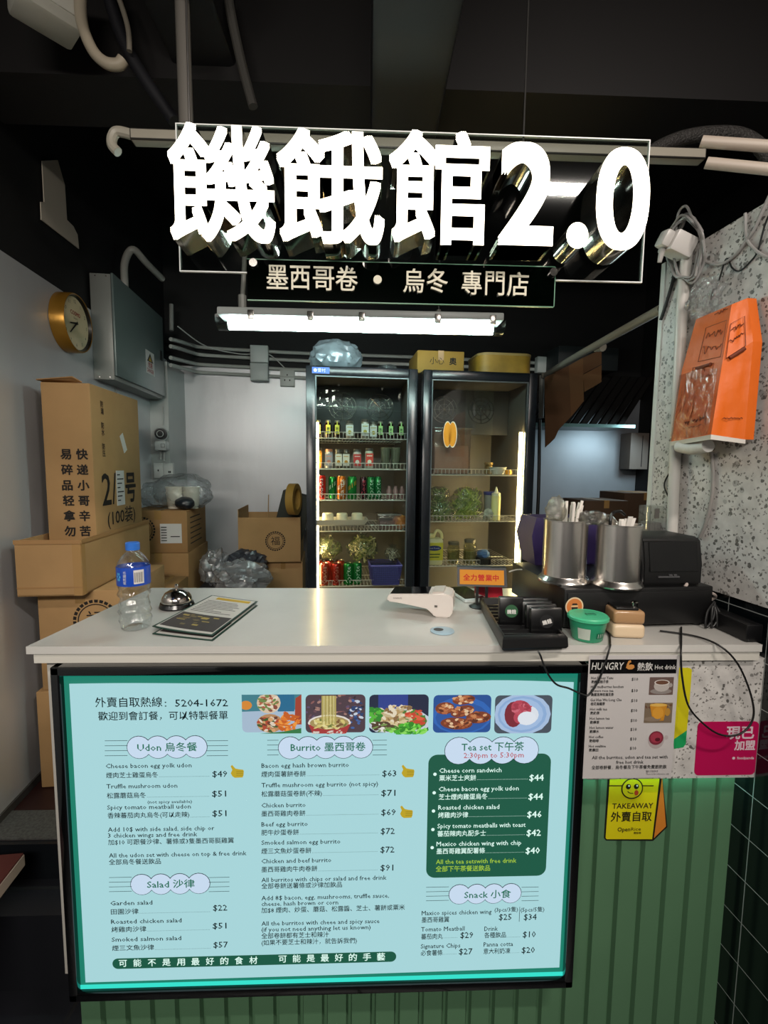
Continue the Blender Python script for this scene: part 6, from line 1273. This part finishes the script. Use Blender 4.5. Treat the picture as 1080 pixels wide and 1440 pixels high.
m.tube(P_, .0036, 7, 5); single(m, 'coiled_cable', M('#8f8d8b', .45), 'grey cable wound in a coil at the top of the upright conduit', 'cable')
def wcable(pts, r, col, lab): m = MB(); m.tube([W_(x, y, r+.002) for x, y in pts], r, 8, 6); single(m, 'wall_cable', M(col, .5), lab, 'cable')
wcable(((983, 345), (985, 362), (998, 370), (1015, 371), (1035, 358), (1050, 338), (1062, 320), (1080, 280), (1100, 240)), .0042, '#9a9896', 'grey cable looping from the coil up along the top of the right wall')
wcable(((1048, 300), (1050, 335), (1064, 353), (1080, 362), (1100, 365)), .0038, '#9a9896', 'second grey cable crossing the speckled wall at the right edge')
wcable(((1100, 270), (1078, 310), (1066, 352), (1055, 368), (1040, 381), (1030, 377), (1024, 365), (1020, 366), (1014, 385), (1008, 404), (1003, 408), (1000, 422)), .0022, '#0c0c0d', 'thin black wire zigzagging on the speckled wall above the orange bag')
wcable(((1000, 636), (1003, 665), (1001, 700), (993, 735), (984, 756)), .0050, '#8b8783', 'grey cable running down from the orange bag to the printer')
wcable(((953, 362), (946, 395), (936, 430), (929, 450)), .0050, '#0c0c0d', 'thick black cord hanging from the white plug adapter')
wcable(((951, 640), (944, 660), (934, 682), (943, 705), (952, 728), (950, 750), (947, 760)), .0022, '#0c0c0d', 'thin black wire bending beside the lower part of the conduit')
# orange paper bag in a clear bag
OB = 'orange paper bag hanging in clear plastic on the speckled right wall'
t = thing('orange_paper_bag', OB, 'paper bag', W_(1000, 612, .05), PHI)
tl, tr, tk = W_(979, 449, .03), W_(1051, 419, .03), W_(1029, 428, .06); ml, mr, mk = W_(959, 520, .05), W_(1059, 480, .04), W_(1016, 508, .10); bl2, br2, bk = W_(944, 621, .05), W_(1047, 618, .04), W_(1000, 611, .12)
m = MB(); back = [q+RU*.025 for q in (tl, tr, mr, br2, bl2, ml)]
def quad(a, b, c_, d, mi=0): m.mi = mi; m.face([a, b, c_, d])
def g3(P, mi, n=8, amp=.004, sd=0):
    a, b, c_, d = P; G = [[None]*(n+1) for _ in range(n+1)]
    nn = (b-a).cross(d-a).normalized()
    for i in range(n+1):
        for j in range(n+1):
            q = a.lerp(b, i/n).lerp(d.lerp(c_, i/n), j/n); e = min(i, n-i, j, n-j)
            if e: q = q+nn*(amp*mnoise.noise(V((i*.5+sd, j*.35, sd))))
            G[i][j] = m.bm.verts.new(q)
    m.mi = mi
    for i in range(n):
        for j in range(n): m._new(m.bm.faces.new((G[i][j], G[i+1][j], G[i+1][j+1], G[i][j+1])))
g3((ml, mk, tk, tl), 0, sd=1); g3((mk, mr, tr, tk), 0, sd=2); g3((bl2, bk, mk, ml), 0, amp=.008, sd=3); g3((bk, br2, mr, mk), 0, amp=.006, sd=4)
for P in ((bl2, ml, back[5], back[4]), (ml, tl, back[0], back[5]), (br2, back[3], back[2], mr), (mr, back[2], back[1], tr), (tl, tk, tr, tr), ): 
    P = [q for i, q in enumerate(P) if i == 0 or (q-P[i-1]).length > 1e-6]; m.face(P)
m.out('bag_body', M('#d9640f', .5, bump=.25, bscale=22), t, True, smooth=50)
m = MB(); m.face([bl2, bk, back[4].lerp(back[3], .5)]); m.face([bk, br2, back[3], back[4].lerp(back[3], .5)]); m.prism([bl2, bk, bk-V((0, 0, .012)), bl2-V((0, 0, .012))], RU*.003); m.prism([bk, br2, br2-V((0, 0, .010)), bk-V((0, 0, .012))], RU*.003); m.out('white_base', M('#cfcac2', .5), t, True)
def lerpq(P, s, k, d=.004): a, b, c_, d_ = P; n = (b-a).cross(d_-a).normalized(); n = -n if n.dot(RU) > 0 else n; return a.lerp(b, s).lerp(d_.lerp(c_, s), k)+n*d
m = MB(); LQ = (ml, mk, tk, tl); RQ = (mk, mr, tr, tk); BQ = (bl2, bk, mk, ml); CQ = (bk, br2, mr, mk)
def frame(P, s0, s1, k0, k1, w=.0008): C = [lerpq(P, *x) for x in ((s0, k0), (s1, k0), (s1, k1), (s0, k1), (s0, k0))]; m.tube(C, w, 5, 0)
def squig(P, s0, s1, k, amp, sd, w=.0009):
    rg = random.Random(sd); m.tube([lerpq(P, s0+(s1-s0)*i/14, k+amp*rg.uniform(-1, 1)) for i in range(15)], w, 5, 4)
frame(LQ, .45, .98, .08, .72); squig(LQ, .52, .92, .55, .06, 1); squig(LQ, .5, .95, .28, .07, 2); squig(LQ, .62, .95, .93, .03, 3); frame(BQ, .35, .85, .84, .99)
frame(RQ, .1, .75, .0, .62) ; squig(RQ, .15, .7, .48, .04, 5); squig(RQ, .15, .7, .28, .04, 6); squig(BQ, .3, .8, .16, .012, 7); squig(CQ, .25, .85, .22, .008, 8)
for k, (s0, kk) in enumerate(((.35, .22), (.55, .24), (.72, .25))): squig(BQ, s0, s0+.12, kk, .03, 20+k)
m.tube([lerpq(BQ, .45, .97), lerpq(BQ, .78, .99)], .0042, 8, 0); m.tube([lerpq(CQ, .2, .985), lerpq(CQ, .7, .985)], .0048, 8, 0); m.out('printed_marks', M('#6a2a08', .7), t, True)
m = MB(); A = [lerpq(BQ, *x, .007) for x in ((.03, .0), (.99, .0), (.99, .90), (.6, .96), (.03, .92))]; m.face(A); m.out('clear_bag', clear('#fff4ec', 1.2, .10, .10, bump=.6, bscale=18, milky=.16, mcol='#f2b090'), t, True, smooth=None)
m = MB(); c = W_(990, 420, .03); m.blob(c, (.03, .05, .05), .45, 3, 4, 81); single(m, 'crumpled_film', clear('#ffffff', 1.3, .1, .1, bump=.8, bscale=30, milky=.2, mcol='#c9c9c9'), 'crumpled clear plastic bag handles above the orange paper bag', 'plastic film')
m = MB(); a, b = W_(956, 628, .055), W_(996, 627, .075); m.tube([a, a.lerp(b, .5)-V((0, 0, .006)), b], .017, 12, 6); single(m, 'white_bundle', M('#d6d4d0', .45, bump=.3, bscale=40), 'rounded white plastic bundle under the orange paper bag', 'bundle')
